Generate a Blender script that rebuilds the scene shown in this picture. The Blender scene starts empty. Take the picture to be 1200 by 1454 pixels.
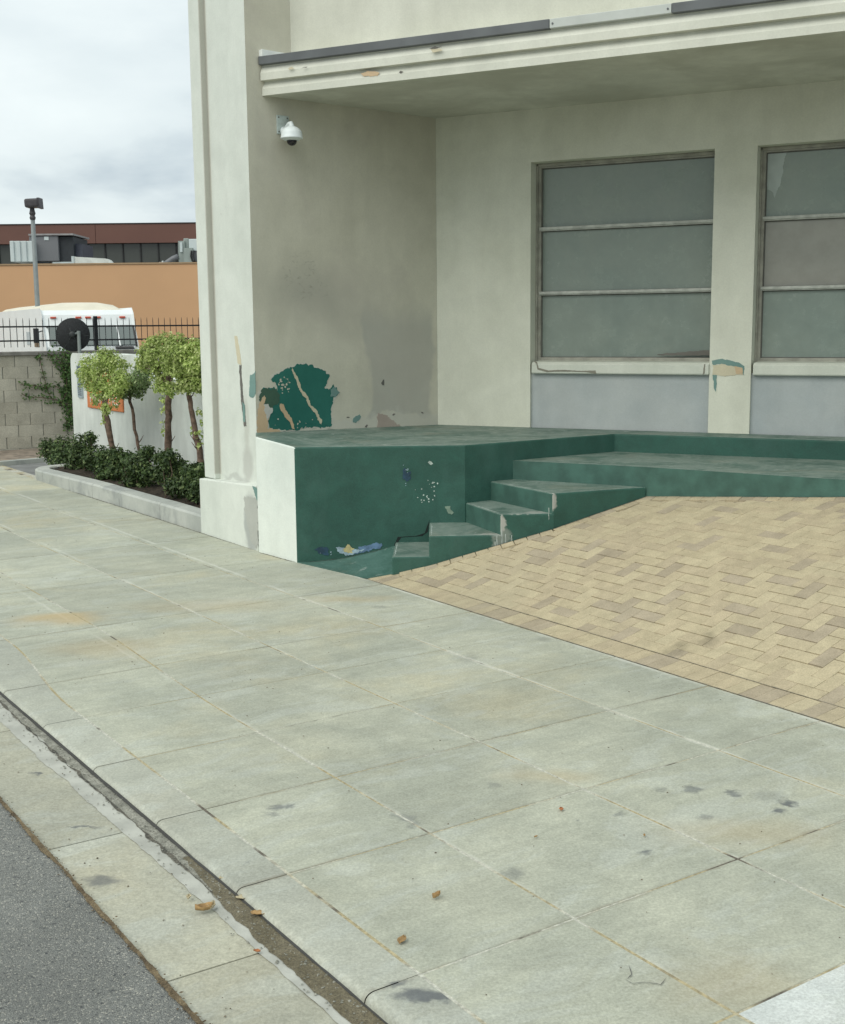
import bpy, bmesh, math, random
import numpy as np
from mathutils import Vector, Matrix, noise as mnoise
random.seed(7)
SC = bpy.context.scene
COL = SC.collection
# ------------------------------------------------------------------ camera
FPX, PITCH, ROLL, EYE = 1737.2, .1499718, -.00970905, 2.0
def _basis(p, r):
    dn = np.array([0, math.cos(p), math.sin(p)]); fw = np.array([0, -math.sin(p), math.cos(p)]); rt = np.array([1, 0, 0.])
    c, s = math.cos(r), math.sin(r); Z = np.array([[c, -s, 0], [s, c, 0], [0, 0, 1]])
    return Z @ rt, Z @ dn, Z @ fw
RT, DN, FW = _basis(PITCH, ROLL)
cam_d = bpy.data.cameras.new('camera'); cam = bpy.data.objects.new('camera', cam_d); COL.objects.link(cam)
cam_d.sensor_fit = 'HORIZONTAL'; cam_d.sensor_width = 36; cam_d.lens = FPX / 1200 * 36
cam_d.clip_start = .05; cam_d.clip_end = 3000
cx_ = Vector((RT[0], FW[0], -DN[0])); cy_ = -Vector((RT[1], FW[1], -DN[1])); cz_ = -Vector((RT[2], FW[2], -DN[2]))
m = Matrix((cx_, cy_, cz_)).transposed().to_4x4(); m.translation = (0, 0, EYE)
cam.matrix_world = m
SC.camera = cam
# ------------------------------------------------------------------ world and sun (overcast)
SUN_EL, SUN_AZ = math.radians(48), math.radians(222)     # azimuth clockwise from +Y, the sun stands behind the street side
W = bpy.data.worlds.new('World'); SC.world = W; W.use_nodes = True
nt = W.node_tree; nt.nodes.clear(); N_ = nt.nodes.new; L_ = nt.links.new
sky = N_('ShaderNodeTexSky'); sky.sky_type = 'NISHITA'; sky.sun_disc = False; sky.sun_elevation = SUN_EL; sky.sun_rotation = SUN_AZ
sky.air_density = 1.2; sky.dust_density = 3
bg1 = N_('ShaderNodeBackground'); bg1.inputs[1].default_value = .08; L_(sky.outputs[0], bg1.inputs[0])
tc = N_('ShaderNodeTexCoord'); mp = N_('ShaderNodeMapping'); mp.inputs['Scale'].default_value = (1, 1, 2.2); mp.inputs['Location'].default_value = (.31, .12, .53)
L_(tc.outputs['Generated'], mp.inputs[0])
n1 = N_('ShaderNodeTexNoise'); n1.inputs['Scale'].default_value = 3.1; n1.inputs['Detail'].default_value = 9; n1.inputs['Roughness'].default_value = .52; n1.inputs['Distortion'].default_value = .25
L_(mp.outputs[0], n1.inputs['Vector'])
rp = N_('ShaderNodeValToRGB'); e = rp.color_ramp.elements
e[0].position = .37; e[0].color = (.37, .44, .49, 1); e[1].position = .60; e[1].color = (.70, .76, .76, 1)
x = e.new(.475); x.color = (.60, .665, .68, 1)
L_(n1.outputs[0], rp.inputs[0])
bg2 = N_('ShaderNodeBackground'); bg2.inputs[1].default_value = 1.0; L_(rp.outputs[0], bg2.inputs[0])
mx = N_('ShaderNodeMixShader'); mx.inputs[0].default_value = .9; L_(bg1.outputs[0], mx.inputs[1]); L_(bg2.outputs[0], mx.inputs[2])
wo = N_('ShaderNodeOutputWorld'); L_(mx.outputs[0], wo.inputs[0])
sd = bpy.data.lights.new('sun', 'SUN'); sd.energy = 1.35; sd.angle = math.radians(55); sd.color = (1, .97, .88)
so = bpy.data.objects.new('sun', sd); COL.objects.link(so)
sdir = Vector((math.sin(SUN_AZ) * math.cos(SUN_EL), math.cos(SUN_AZ) * math.cos(SUN_EL), math.sin(SUN_EL)))
so.rotation_euler = sdir.to_track_quat('Z', 'Y').to_euler(); so.location = (0, -10, 20)
SC.view_settings.view_transform = 'Standard'; SC.view_settings.look = 'None'; SC.view_settings.exposure = .48; SC.view_settings.gamma = 1
SC.view_settings.use_curve_mapping = False
SC.render.engine = 'CYCLES'; SC.cycles.max_bounces = 6; SC.cycles.diffuse_bounces = 3; SC.cycles.glossy_bounces = 2; SC.cycles.transparent_max_bounces = 4

# ------------------------------------------------------------------ geometry frames
AZ = -.59466784
S = Vector((math.sin(AZ), math.cos(AZ), 0)); V = Vector((S.y, -S.x, 0)); UP = Vector((0, 0, 1))   # S along the street, V from the street to the building
FA = -1.10218626
F = Vector((-math.sin(FA), -math.cos(FA), 0)); NB = Vector((F.y, -F.x, 0))                        # F along the window wall, NB its outward normal
def uv(u, v, z=0.): return S * u + V * v + UP * z
def ab(a, b, z=0.): return F * a + NB * b + UP * z
EYEV = Vector((0, 0, EYE))
def ray(x, y):
    v = np.array([(x - 600) / FPX, (y - 727) / FPX, 1.]); return Vector((v @ RT, v @ FW, -(v @ DN)))
def at_z(x, y, z=0.): d = ray(x, y); return EYEV + d * ((z - EYE) / d.z)
def on_plane(x, y, P, n): d = ray(x, y); return EYEV + d * ((P - EYEV).dot(n) / d.dot(n))
def proj(P):
    q = P - EYEV; w = RT * q.x + FW * q.y - DN * q.z
    return (600 + FPX * w[0] / w[2], 727 + FPX * w[1] / w[2]) if w[2] > .1 else (-9e9, -9e9)
def interp(t, pts):
    if t <= pts[0][0]: return pts[0][1]
    for (a, b), (c, d) in zip(pts, pts[1:]):
        if t <= c: return b + (d - b) * (t - a) / (c - a)
    (a, b), (c, d) = pts[-2:]; return d + (d - b) / (c - a) * (t - c)
RAMP = [(5.03, 0), (5.24, .025), (5.48, .085), (5.98, .25), (6.34, .37), (7.22, .585), (7.7, .684)]
def ramp_z(v): return interp(v, RAMP)
def sstep(a, b, x): t = min(1, max(0, (x - a) / (b - a))); return t * t * (3 - 2 * t)

# ------------------------------------------------------------------ object helpers
def link(name, me, parent=None, **props):
    o = bpy.data.objects.new(name, me); COL.objects.link(o)
    if parent: o.parent = parent
    for k, v in props.items(): o[k] = v
    return o
def mesh(name, verts, faces, mats, parent=None, fm=None, smooth=False, **props):
    me = bpy.data.meshes.new(name); me.from_pydata([tuple(v) for v in verts], [], faces)
    for mm in (mats if isinstance(mats, (list, tuple)) else [mats]): me.materials.append(mm)
    if fm: me.polygons.foreach_set('material_index', fm)
    if smooth: me.polygons.foreach_set('use_smooth', [True] * len(me.polygons))
    me.update(); return link(name, me, parent, **props)
def thing(name, label, cat, loc=(0, 0, 0), group=None, **props):
    o = bpy.data.objects.new(name, None); COL.objects.link(o); o['label'] = label; o['category'] = cat; o.empty_display_size = .1
    if group: o['group'] = group
    for k, v in props.items(): o[k] = v
    return o
def bevel(o, w=.006, seg=2, angle=35):
    b = o.modifiers.new('bevel', 'BEVEL'); b.width = w; b.segments = seg; b.limit_method = 'ANGLE'; b.angle_limit = math.radians(angle); return o
class MB:
    def __init__(s): s.v = []; s.f = []; s.m = []
    def add(s, vs, fs, mi=0):
        n = len(s.v); s.v += [Vector(q) for q in vs]; s.f += [tuple(i + n for i in f) for f in fs]; s.m += [mi] * len(fs); return s
    def prism(s, poly, z0, z1, mt=0, ms=0):
        # poly: list of Vectors (xy) or (Vector, ztop); counter-clockwise seen from above
        P = [q if isinstance(q, tuple) else (q, z1) for q in poly]; n = len(P)
        lo = [Vector((p.x, p.y, z0)) for p, z in P]; hi = [Vector((p.x, p.y, z)) for p, z in P]
        b = len(s.v); s.v += lo + hi
        for i in range(n):
            j = (i + 1) % n; s.f.append((b + i, b + j, b + n + j, b + n + i)); s.m.append(ms[i] if isinstance(ms, list) else ms)
        s.f.append(tuple(b + n + i for i in range(n))); s.m.append(mt)
        s.f.append(tuple(b + i for i in reversed(range(n)))); s.m.append(ms[0] if isinstance(ms, list) else ms); return s
    def box(s, o, ex, ey, ez, x0, x1, y0, y1, z0, z1, mi=0):
        p = [o + ex * x + ey * y + ez * z for z in (z0, z1) for y in (y0, y1) for x in (x0, x1)]
        f = [(0, 2, 3, 1), (4, 5, 7, 6), (0, 1, 5, 4), (2, 6, 7, 3), (0, 4, 6, 2), (1, 3, 7, 5)]
        if ex.cross(ey).dot(ez) * (x1 - x0) * (y1 - y0) * (z1 - z0) < 0: f = [tuple(reversed(q)) for q in f]
        return s.add(p, f, mi)
    def tube(s, pts, rad, seg=8, mi=0, cap=True):
        pts = [Vector(p) for p in pts]; n = len(pts)
        if not isinstance(rad, (list, tuple)): rad = [rad] * n
        b = len(s.v); ref = None
        for i, p in enumerate(pts):
            t = (pts[min(i + 1, n - 1)] - pts[max(i - 1, 0)]).normalized()
            if ref is None: ref = t.orthogonal().normalized()
            ref = (ref - t * ref.dot(t)).normalized(); bi = t.cross(ref)
            for k in range(seg):
                a = 2 * math.pi * k / seg; s.v.append(p + (ref * math.cos(a) + bi * math.sin(a)) * rad[i])
        for i in range(n - 1):
            for k in range(seg):
                k2 = (k + 1) % seg; s.f.append((b + i * seg + k, b + i * seg + k2, b + (i + 1) * seg + k2, b + (i + 1) * seg + k)); s.m.append(mi)
        if cap:
            s.f.append(tuple(b + k for k in reversed(range(seg)))); s.m.append(mi)
            s.f.append(tuple(b + (n - 1) * seg + k for k in range(seg))); s.m.append(mi)
        return s
    def lathe(s, o, ax, prof, seg=24, mi=0):
        ref = ax.orthogonal().normalized(); bi = ax.cross(ref); b = len(s.v)
        for r, h in prof:
            for k in range(seg):
                a = 2 * math.pi * k / seg; s.v.append(o + ax * h + (ref * math.cos(a) + bi * math.sin(a)) * max(r, 1e-4))
        for i in range(len(prof) - 1):
            for k in range(seg):
                k2 = (k + 1) % seg; s.f.append((b + i * seg + k, b + i * seg + k2, b + (i + 1) * seg + k2, b + (i + 1) * seg + k)); s.m.append(mi)
        return s
    def build(s, name, mats, parent=None, smooth=False, **props):
        return mesh(name, s.v, s.f, mats, parent, s.m, smooth, **props)

# ------------------------------------------------------------------ material builder
class NT:
    def __init__(s, name):
        s.mat = bpy.data.materials.new(name); s.mat.use_nodes = True; s.t = s.mat.node_tree; s.t.nodes.clear()
        s.o = s.n('ShaderNodeOutputMaterial'); s.b = s.n('ShaderNodeBsdfPrincipled'); s.t.links.new(s.b.outputs[0], s.o.inputs[0])
        s._pos = None
    def n(s, t): return s.t.nodes.new(t)
    def set(s, sock, val):
        if hasattr(val, 'is_output'): s.t.links.new(val, sock)
        elif isinstance(val, (tuple, list)) and len(val) == 3 and sock.type == 'RGBA': sock.default_value = (*val, 1)
        else: sock.default_value = val
    def pos(s):
        if not s._pos: s._pos = s.n('ShaderNodeNewGeometry').outputs['Position']
        return s._pos
    def map(s, rot=0., scale=(1, 1, 1), loc=(0, 0, 0), vec=None):
        # rotate first so the axes follow a surface, then scale
        r = s.n('ShaderNodeVectorRotate'); r.rotation_type = 'Z_AXIS'; s.set(r.inputs['Vector'], vec or s.pos()); r.inputs['Angle'].default_value = rot
        mnode = s.n('ShaderNodeMapping'); s.t.links.new(r.outputs[0], mnode.inputs[0]); mnode.inputs['Scale'].default_value = scale; mnode.inputs['Location'].default_value = loc
        return mnode.outputs[0]
    def noise(s, scale, detail=4, rough=.55, dist=0., vec=None):
        q = s.n('ShaderNodeTexNoise'); s.set(q.inputs['Vector'], vec or s.pos()); q.inputs['Scale'].default_value = scale
        q.inputs['Detail'].default_value = detail; q.inputs['Roughness'].default_value = rough; q.inputs['Distortion'].default_value = dist; return q.outputs[0]
    def voro(s, scale, feat='F1', vec=None, out='Distance'):
        q = s.n('ShaderNodeTexVoronoi'); s.set(q.inputs['Vector'], vec or s.pos()); q.inputs['Scale'].default_value = scale; q.feature = feat; return q.outputs[out]
    def math(s, op, a, b=0., c=None, clamp=False):
        q = s.n('ShaderNodeMath'); q.operation = op; s.set(q.inputs[0], a); s.set(q.inputs[1], b); q.use_clamp = clamp
        if c is not None: s.set(q.inputs[2], c)
        return q.outputs[0]
    def rng(s, x, a, b, c=0., d=1., smooth=True):
        q = s.n('ShaderNodeMapRange'); q.interpolation_type = 'SMOOTHSTEP' if smooth else 'LINEAR'; s.set(q.inputs[0], x)
        for i, v in enumerate((a, b, c, d)): s.set(q.inputs[i + 1], v)
        return q.outputs[0]
    def mix(s, f, a, b, mode='MIX'):
        q = s.n('ShaderNodeMix'); q.data_type = 'RGBA'; q.blend_type = mode; s.set(q.inputs[0], f); s.set(q.inputs[6], a); s.set(q.inputs[7], b); return q.outputs[2]
    def mul(s, a, k):
        q = s.n('ShaderNodeMix'); q.data_type = 'RGBA'; q.blend_type = 'MULTIPLY'; q.inputs[0].default_value = 1; s.set(q.inputs[6], a)
        if hasattr(k, 'is_output'):
            c = s.n('ShaderNodeCombineColor'); [s.set(c.inputs[i], k) for i in range(3)]; s.set(q.inputs[7], c.outputs[0])
        else: s.set(q.inputs[7], k)
        return q.outputs[2]
    def rand(s): return s.n('ShaderNodeObjectInfo').outputs['Random']
    def island(s): return s.n('ShaderNodeNewGeometry').outputs['Random Per Island']
    def sep(s, vec=None):
        q = s.n('ShaderNodeSeparateXYZ'); s.set(q.inputs[0], vec or s.pos()); return q.outputs
    def normal(s): return s.n('ShaderNodeNewGeometry').outputs['Normal']
    def wobble(s, vec, scale, amt):
        q = s.n('ShaderNodeTexNoise'); s.set(q.inputs['Vector'], vec); q.inputs['Scale'].default_value = scale; q.inputs['Detail'].default_value = 5
        a = s.n('ShaderNodeVectorMath'); a.operation = 'SUBTRACT'; s.set(a.inputs[0], q.outputs[1]); a.inputs[1].default_value = (.5, .5, .5)
        b = s.n('ShaderNodeVectorMath'); b.operation = 'MULTIPLY_ADD'; s.set(b.inputs[0], a.outputs[0]); b.inputs[1].default_value = (amt,) * 3; s.set(b.inputs[2], vec); return b.outputs[0]
    def spot(s, vec, c, r, soft=.5):
        # soft ellipsoid mask around a world point; r = (rx, ry, rz) or number
        a = s.n('ShaderNodeVectorMath'); a.operation = 'SUBTRACT'; s.set(a.inputs[0], vec); a.inputs[1].default_value = tuple(c)
        r = r if isinstance(r, tuple) else (r,) * 3
        b = s.n('ShaderNodeVectorMath'); b.operation = 'DIVIDE'; s.set(b.inputs[0], a.outputs[0]); b.inputs[1].default_value = r
        l = s.n('ShaderNodeVectorMath'); l.operation = 'LENGTH'; s.set(l.inputs[0], b.outputs[0])
        return s.rng(l.outputs['Value'], 1., 1. - soft, 0., 1.)
    def done(s, col, rough=.85, h=None, hs=.3, hd=.01, spec=.3, metal=0., **kw):
        s.set(s.b.inputs['Base Color'], col); s.set(s.b.inputs['Roughness'], rough); s.b.inputs['Specular IOR Level'].default_value = spec; s.b.inputs['Metallic'].default_value = metal
        if h is not None:
            q = s.n('ShaderNodeBump'); q.inputs['Strength'].default_value = hs; q.inputs['Distance'].default_value = hd; s.set(q.inputs['Height'], h); s.t.links.new(q.outputs[0], s.b.inputs['Normal'])
        for k, v in kw.items(): s.set(s.b.inputs[k.replace('_', ' ')], v)
        return s.mat
ST = -AZ   # rotating a world vector by +ST about Z... aligns the street with an axis
def simple(name, col, rough=.6, var=.12, sc=6., bump=.1, metal=0., spec=.4):
    q = NT(name); f = q.noise(sc, 5); g = q.noise(sc * 9, 3)
    c = q.mix(q.rng(f, .3, .7), tuple(k * (1 - var) for k in col), tuple(k * (1 + var) for k in col))
    return q.done(c, rough, g, bump, .005, spec, metal)

JL = [(4.28, .028, .75), (5.02, .045, .85), (3.43, .022, .55), (2.62, .02, .45)]
# ---- concrete of the pavement
def concrete(name, c0, c1, tint, spots=(), fine=1., warm=(), slabvar=.16, strk=1., cross=True):
    q = NT(name); P = q.pos()
    st = q.map(AZ, (1, 1, 1))            # x across the street, y along it
    streak = q.noise(1, 7, .68, .5, q.map(AZ, (1.5, 7., 1), (3, 1, 0))); streak2 = q.noise(1, 6, .7, .8, q.map(AZ, (7., 26., 1), (1, 4, 0)))
    blotch = q.noise(1.1, 5, .6, .6)
    blotch2 = q.noise(4.3, 6, .65, .4)
    spk = q.noise(95, 3, .7); spk2 = q.noise(38, 4, .7)
    c = q.mix(q.rng(blotch, .33, .67), c0, c1)
    c = q.mix(q.math('MULTIPLY', q.rng(q.noise(.8, 4, .6, .3, q.map(0, (1, 1, 1), (7, 3, 2))), .5, .72), .55), c, tint)
    c = q.mul(c, q.rng(streak, .3, .7, 1 - .07 * strk, 1 + .05 * strk)); c = q.mul(c, q.rng(streak2, .3, .7, 1 - .05 * strk, 1 + .04 * strk)); c = q.mul(c, q.rng(q.noise(9, 7, .75, .6), .36, .64, .955, 1.04))
    c = q.mix(q.math('MULTIPLY', q.math('MULTIPLY', q.rng(q.noise(26, 6, .75, .4, q.map(AZ, (1, 1.7, 1), (2, 6, 0))), .56, .64), q.rng(q.noise(2.6, 4, .6), .45, .6)), .30), c, (.50, .50, .44))
    c = q.mix(q.math('MULTIPLY', q.rng(q.noise(60, 4, .7, 0, q.map(0, (1, 1, 1), (9, 6, 0))), .66, .72), .45), c, (.16, .165, .15))
    c = q.mix(q.math('MULTIPLY', q.rng(q.noise(1.7, 7, .7, .8, q.map(AZ, (1, 2.4, 1), (11, 3, 0))), .50, .62), .40), c, (.465, .49, .44))
    c = q.mul(c, q.rng(blotch2, .3, .72, .95, 1.05))
    c = q.mul(c, q.rng(spk, .25, .75, .84, 1.16)); c = q.mul(c, q.rng(spk2, .3, .7, .93, 1.06))
    # pale lime patches and small dark scuffs
    lime = q.math('MULTIPLY', q.rng(q.noise(14, 6, .72, .5, q.map(AZ, (1, 2.6, 1), (1, 9, 0))), .60, .68), q.rng(q.noise(1.9, 3, .5), .47, .6))
    c = q.mix(q.math('MULTIPLY', lime, .42), c, (.52, .53, .47))
    scuff = q.math('MULTIPLY', q.rng(q.noise(11, 5, .7, .8, q.map(AZ, (1, 2.6, 1), (5, 2, 0))), .655, .72), q.rng(q.noise(1.3, 2, .5, 0, q.map(0, (1, 1, 1), (2, 8, 1))), .5, .62))
    c = q.mix(q.math('MULTIPLY', scuff, .42), c, (.115, .125, .13))
    xs = q.sep(st); vv = xs[0]; jw = q.math('MULTIPLY', q.math('SUBTRACT', q.noise(9, 4, .7), .5), .05); jm = q.noise(1.4, 4, .65, 0, q.map(0, (1, 1, 1), (3, 5, 2)))
    jmL = q.rng(jm, .40, .58); jmC = q.rng(jm, .62, .40)
    def near(x0, w): return q.rng(q.math('ABSOLUTE', q.math('SUBTRACT', q.math('ADD', vv, jw), x0)), w, 0.)
    for x0, w, k in JL: c = q.mix(q.math('MULTIPLY', q.math('MULTIPLY', near(x0, w), jmL), k), c, (.56, .565, .50))
    if cross:
        for x0, k in ((2.965, .5), (3.835, .55), (4.59, .45), (5.35, .3), (6.83, .3), (8.0, .5), (10.9, .35)):
            nu = q.rng(q.math('ABSOLUTE', q.math('SUBTRACT', q.math('ADD', xs[1], jw), x0)), .022, .002)
            c = q.mix(q.math('MULTIPLY', q.math('MULTIPLY', nu, jmC), k), c, (.235, .215, .165))
    r = q.rand(); c = q.mul(c, q.rng(r, 0, 1, 1 - slabvar / 2, 1 + slabvar / 2, False))
    wb = q.wobble(q.wobble(P, 9, .11), 26, .07)
    for (pt, rad, k) in spots: c = q.mix(q.math('MULTIPLY', q.spot(wb, pt, rad, .7), k), c, (.07, .08, .10))
    wb2 = q.wobble(P, 3, .35)
    for (pt, rad, k) in warm: c = q.mix(q.math('MULTIPLY', q.spot(wb2, pt, rad, .9), k), c, (.50, .36, .17))
    h = q.math('ADD', q.math('MULTIPLY', spk, .6), q.math('MULTIPLY', q.noise(240, 2), .5))
    return q.done(c, q.rng(blotch2, .3, .7, .72, .9), h, .35 * fine, .004, .25)
G = lambda x, y: at_z(x, y, 0)
SP = [(G(392, 1146), .05, .55), (G(408, 1146), .045, .55), (G(380, 1156), .04, .4), (G(1118, 1140), (.05, .05, 1), .75), (G(1110, 1152), .045, .7), (G(1042, 1126), .05, .6), (G(985, 1120), .06, .5), (G(1000, 1160), .05, .4),
      (G(912, 1210), .035, .65), (G(821, 1168), .018, .9), (G(572, 1160), .06, .35), (G(590, 1170), .05, .3), (G(935, 1120), .05, .3), (G(770, 908), .09, .25), (G(660, 935), .12, .2), (G(1090, 1130), .1, .25),
      (G(540, 862), (.1, .05, 1), .3), (G(880, 1155), .03, .4), (G(730, 1240), .07, .35), (G(700, 1115), .05, .25), (G(450, 790), .1, .2)]
WARM = [(G(85, 878), (.5, .3, 1), .62), (G(500, 850), (.5, .2, 1), .28), (G(430, 790), (.6, .25, 1), .25), (G(1060, 1180), (.5, .25, 1), .22), (G(300, 860), (.9, .3, 1), .22), (G(150, 920), (.6, .4, 1), .28), (G(1050, 1400), (.4, .3, 1), .2), (G(780, 1100), (.3, .2, 1), .25)]
M_walk = concrete('pavement_concrete', (.358, .372, .305), (.442, .45, .362), (.48, .44, .30), SP, warm=WARM)
M_new = concrete('new_concrete', (.50, .53, .51), (.57, .59, .56), (.52, .52, .45))
M_gut = concrete('gutter_concrete', (.375, .375, .305), (.425, .418, .33), (.45, .41, .29), [(at_z(150, 1252, -.03), (.10, .06, 1), .6), (at_z(48, 1101, -.03), .03, .7), (at_z(122, 1176, -.03), (.09, .02, 1), .6)], strk=.25, cross=False)
M_kerb = concrete('kerb_concrete', (.37, .38, .325), (.43, .44, .37), (.46, .42, .31), [(at_z(610, 1432, -.04), (.16, .05, .2), .75), (at_z(570, 1410, -.03), (.06, .03, .2), .6)], strk=.3)  # the dark spots paint the shade on the rolled kerb nose
def joint_mat():
    q = NT('joint_sand'); f = q.noise(2.2, 4, .6); g = q.noise(60, 3)
    c = q.mix(q.rng(f, .42, .58), (.40, .345, .21), (.50, .50, .43)); c = q.mix(q.rng(q.noise(3.1, 3, .6, 0, q.map(0, (1, 1, 1), (4, 1, 2))), .56, .66), c, (.14, .125, .10)); c = q.mul(c, q.rng(g, .3, .7, .7, 1.2))
    return q.done(c, .95, g, .5, .004)
M_joint = joint_mat()
def dark_joint():
    q = NT('dark_joint_dirt'); g = q.noise(50, 3); c = q.mix(q.rng(q.noise(2.7, 4), .4, .62), (.10, .095, .075), (.36, .33, .25)); return q.done(q.mul(c, q.rng(g, .3, .7, .7, 1.2)), .95, g, .5, .004)
M_dj = dark_joint()
def asphalt():
    q = NT('asphalt'); v = q.voro(210, out='Color'); vd = q.voro(210); n = q.noise(260, 2); big = q.noise(1.5, 5)
    sv = q.n('ShaderNodeSeparateColor'); q.set(sv.inputs[0], v); r = sv.outputs[0]
    c = q.mix(r, (.165, .172, .162), (.255, .26, .24)); c = q.mix(q.rng(r, .90, .95), c, (.40, .39, .34)); c = q.mix(q.rng(q.noise(55, 3, .6), .55, .75), c, (.06, .065, .07))
    c = q.mul(c, q.rng(big, .3, .7, .85, 1.15)); c = q.mul(c, q.rng(n, .3, .7, .8, 1.2))
    return q.done(c, .9, q.math('ADD', q.math('MULTIPLY', vd, -1.), n), .8, .006, .3)
M_asph = asphalt()
# ---- plaster
WALLV = Vector((0, 0, 0))
def plaster(name, c0, c1, extra=None, bump=.25, vs=1.):
    q = NT(name); P = q.pos()
    a = q.noise(.9 * vs, 6, .6, .3); b = q.noise(5, 6, .6, .3); g = q.noise(70, 4, .65); v = q.noise(2.2, 5, .6, 0, q.map(0, (2.2, 2.2, .35)))
    c = q.mix(q.rng(a, .35, .65), c0, c1); c = q.mul(c, q.rng(b, .3, .7, .965, 1.03)); c = q.mul(c, q.rng(v, .3, .7, .97, 1.025)); c = q.mul(c, q.rng(g, .3, .7, .965, 1.03))
    # scattered grime flecks
    fl = q.math('MULTIPLY', q.rng(q.noise(24, 5, .7), .68, .74), q.rng(q.noise(1.7, 2), .5, .62)); c = q.mix(q.math('MULTIPLY', fl, .45), c, (.22, .21, .17))
    if extra: c = extra(q, c)
    h = q.math('ADD', q.math('MULTIPLY', g, .7), q.math('MULTIPLY', q.noise(9, 4), 1.2))
    return q.done(c, .88, h, bump, .006, .2)
# ------------------------------------------------------------------ key points of the building
P1 = on_plane(364.5, 614, V * 5.0, V); P1.z = 0
P2 = at_z(622, 603, 1.0); P2.z = 0
WD = (P2 - P1).normalized(); WN = Vector((WD.y, -WD.x, 0))            # side wall direction and its normal, facing the entrance
if WN.dot(-P1) < 0: WN = -WN
def on_side(x, y, off=0.): return on_plane(x, y, P1 + WN * off, WN)
BF = -11.371                                                          # the window wall's plane, measured along NB
def on_face(x, y, off=0.): return on_plane(x, y, NB * (BF + off), NB)
CF = on_side(372, 136); BC = CF.dot(NB); AC = CF.dot(F)               # canopy front corner
ZC = CF.z
BU = on_side(413, 60).dot(NB)
print('P1', P1, 'P2', P2, 'canopy', BC, AC, ZC, 'upper', BU)
CREAM0, CREAM1 = (.61, .615, .52), (.68, .685, .59)
def side_extra(q, c):
    P = q.pos(); wb = q.wobble(P, 1.4, .45); wf = q.wobble(P, 7, .14)
    z = q.sep()[2]
    def sp(px, r, s=.6, w=wb): return q.spot(w, on_side(*px), r, s)
    c = q.mul(c, (.87, .84, .81))
    # greyed, rubbed area above the bench and an over-painted rectangle near the corner
    c = q.mix(q.math('MULTIPLY', sp((425, 410), (.75, .75, .42), .95), .55), c, (.33, .325, .28))
    c = q.mix(q.math('MULTIPLY', sp((480, 440), (.9, .9, .5), .9), .35), c, (.36, .35, .31))
    dt = q.n('ShaderNodeVectorMath'); dt.operation = 'DOT_PRODUCT'; q.set(dt.inputs[0], q.wobble(q.wobble(P, 1.8, .42), 8, .12)); dt.inputs[1].default_value = tuple(WD); wdd = dt.outputs['Value']
    zw = q.sep(q.wobble(q.wobble(P, 1.9, .40), 9, .12))[2]; g0, g1 = on_side(522, 500).dot(WD), on_side(612, 500).dot(WD); zt_, zb_ = on_side(570, 452).z, on_side(570, 585).z
    bx = q.math('MULTIPLY', q.math('MULTIPLY', q.rng(wdd, g0 - .05, g0 + .03), q.rng(wdd, g1 + .06, g1 - .02)), q.math('MULTIPLY', q.rng(zw, zt_ + .25, zt_ - .10), q.rng(zw, zb_ - .015, zb_ + .02)))
    c = q.mix(q.math('MULTIPLY', bx, .48), c, (.34, .35, .33))
    c = q.mix(q.math('MULTIPLY', q.math('MULTIPLY', q.rng(q.noise(13, 6, .72, 1.2, q.map(0, (1, 1, 1.8))), .53, .66), sp((430, 395), (.4, .4, .30), .5)), .35), c, (.17, .165, .14))
    c = q.mix(q.math('MULTIPLY', q.rng(q.noise(1.1, 4, .6, .5, q.map(0, (1, 1, 1), (5, 1, 3))), .5, .7), .35), c, (.44, .415, .36))
    c = q.mix(q.math('MULTIPLY', q.rng(q.math('ADD', z, q.math('MULTIPLY', q.noise(5, 6, .65), .35)), 1.36, 1.28), .55), c, (.55, .55, .49))
    return c
def pier_extra(q, c):
    P = q.pos(); wf = q.wobble(P, 5, .16); w2 = q.wobble(P, 12, .07)
    pl = lambda x, y, v=4.9: on_plane(x, y, V * v, V)
    c = q.mix(q.math('MULTIPLY', q.spot(wf, pl(357, 745), (.16, .16, .34), .35), .75), c, (.33, .345, .33))
    c = q.mix(q.math('MULTIPLY', q.spot(w2, pl(352, 660, 5.), (.14, .14, .22), .5), .6), c, (.42, .42, .385))
    c = q.mix(q.math('MULTIPLY', q.spot(w2, pl(350, 600, 5.), (.08, .08, .35), .6), .45), c, (.42, .415, .36))
    c = q.mix(q.math('MULTIPLY', q.spot(wf, pl(322, 680), (.4, .4, .045), .6), .45), c, (.36, .365, .34))
    c = q.mix(q.math('MULTIPLY', q.spot(wf, pl(355, 788), (.25, .25, .07), .6), .6), c, (.30, .31, .30))
    sx = q.sep(q.map(AZ)); gu = q.math('ADD', sx[1], q.math('MULTIPLY', q.math('SUBTRACT', q.noise(6, 5, .7), .5), .012))
    c = q.mix(q.math('MULTIPLY', q.math('MULTIPLY', q.rng(q.math('ABSOLUTE', q.math('SUBTRACT', gu, 10.892)), .03, .008), q.rng(sx[2], .60, .62)), .62), c, (.36, .335, .28))  # groove beside the corner strip: shade of the return and grime painted in
    return c
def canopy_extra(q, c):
    s = q.sep(q.normal())[2]                      # darker olive blotches on faces turned down
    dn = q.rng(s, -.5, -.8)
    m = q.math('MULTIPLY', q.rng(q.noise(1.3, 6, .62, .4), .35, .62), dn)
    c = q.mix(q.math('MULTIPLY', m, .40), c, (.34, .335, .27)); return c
M_pier = plaster('pier_plaster', (.61, .645, .585), (.67, .70, .64), pier_extra)
M_side = plaster('side_wall_plaster', CREAM0, CREAM1, side_extra)
M_face = plaster('window_wall_plaster', (.635, .645, .54), (.69, .70, .60))
M_can = plaster('canopy_plaster', (.60, .61, .53), (.67, .675, .59), canopy_extra)
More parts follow.
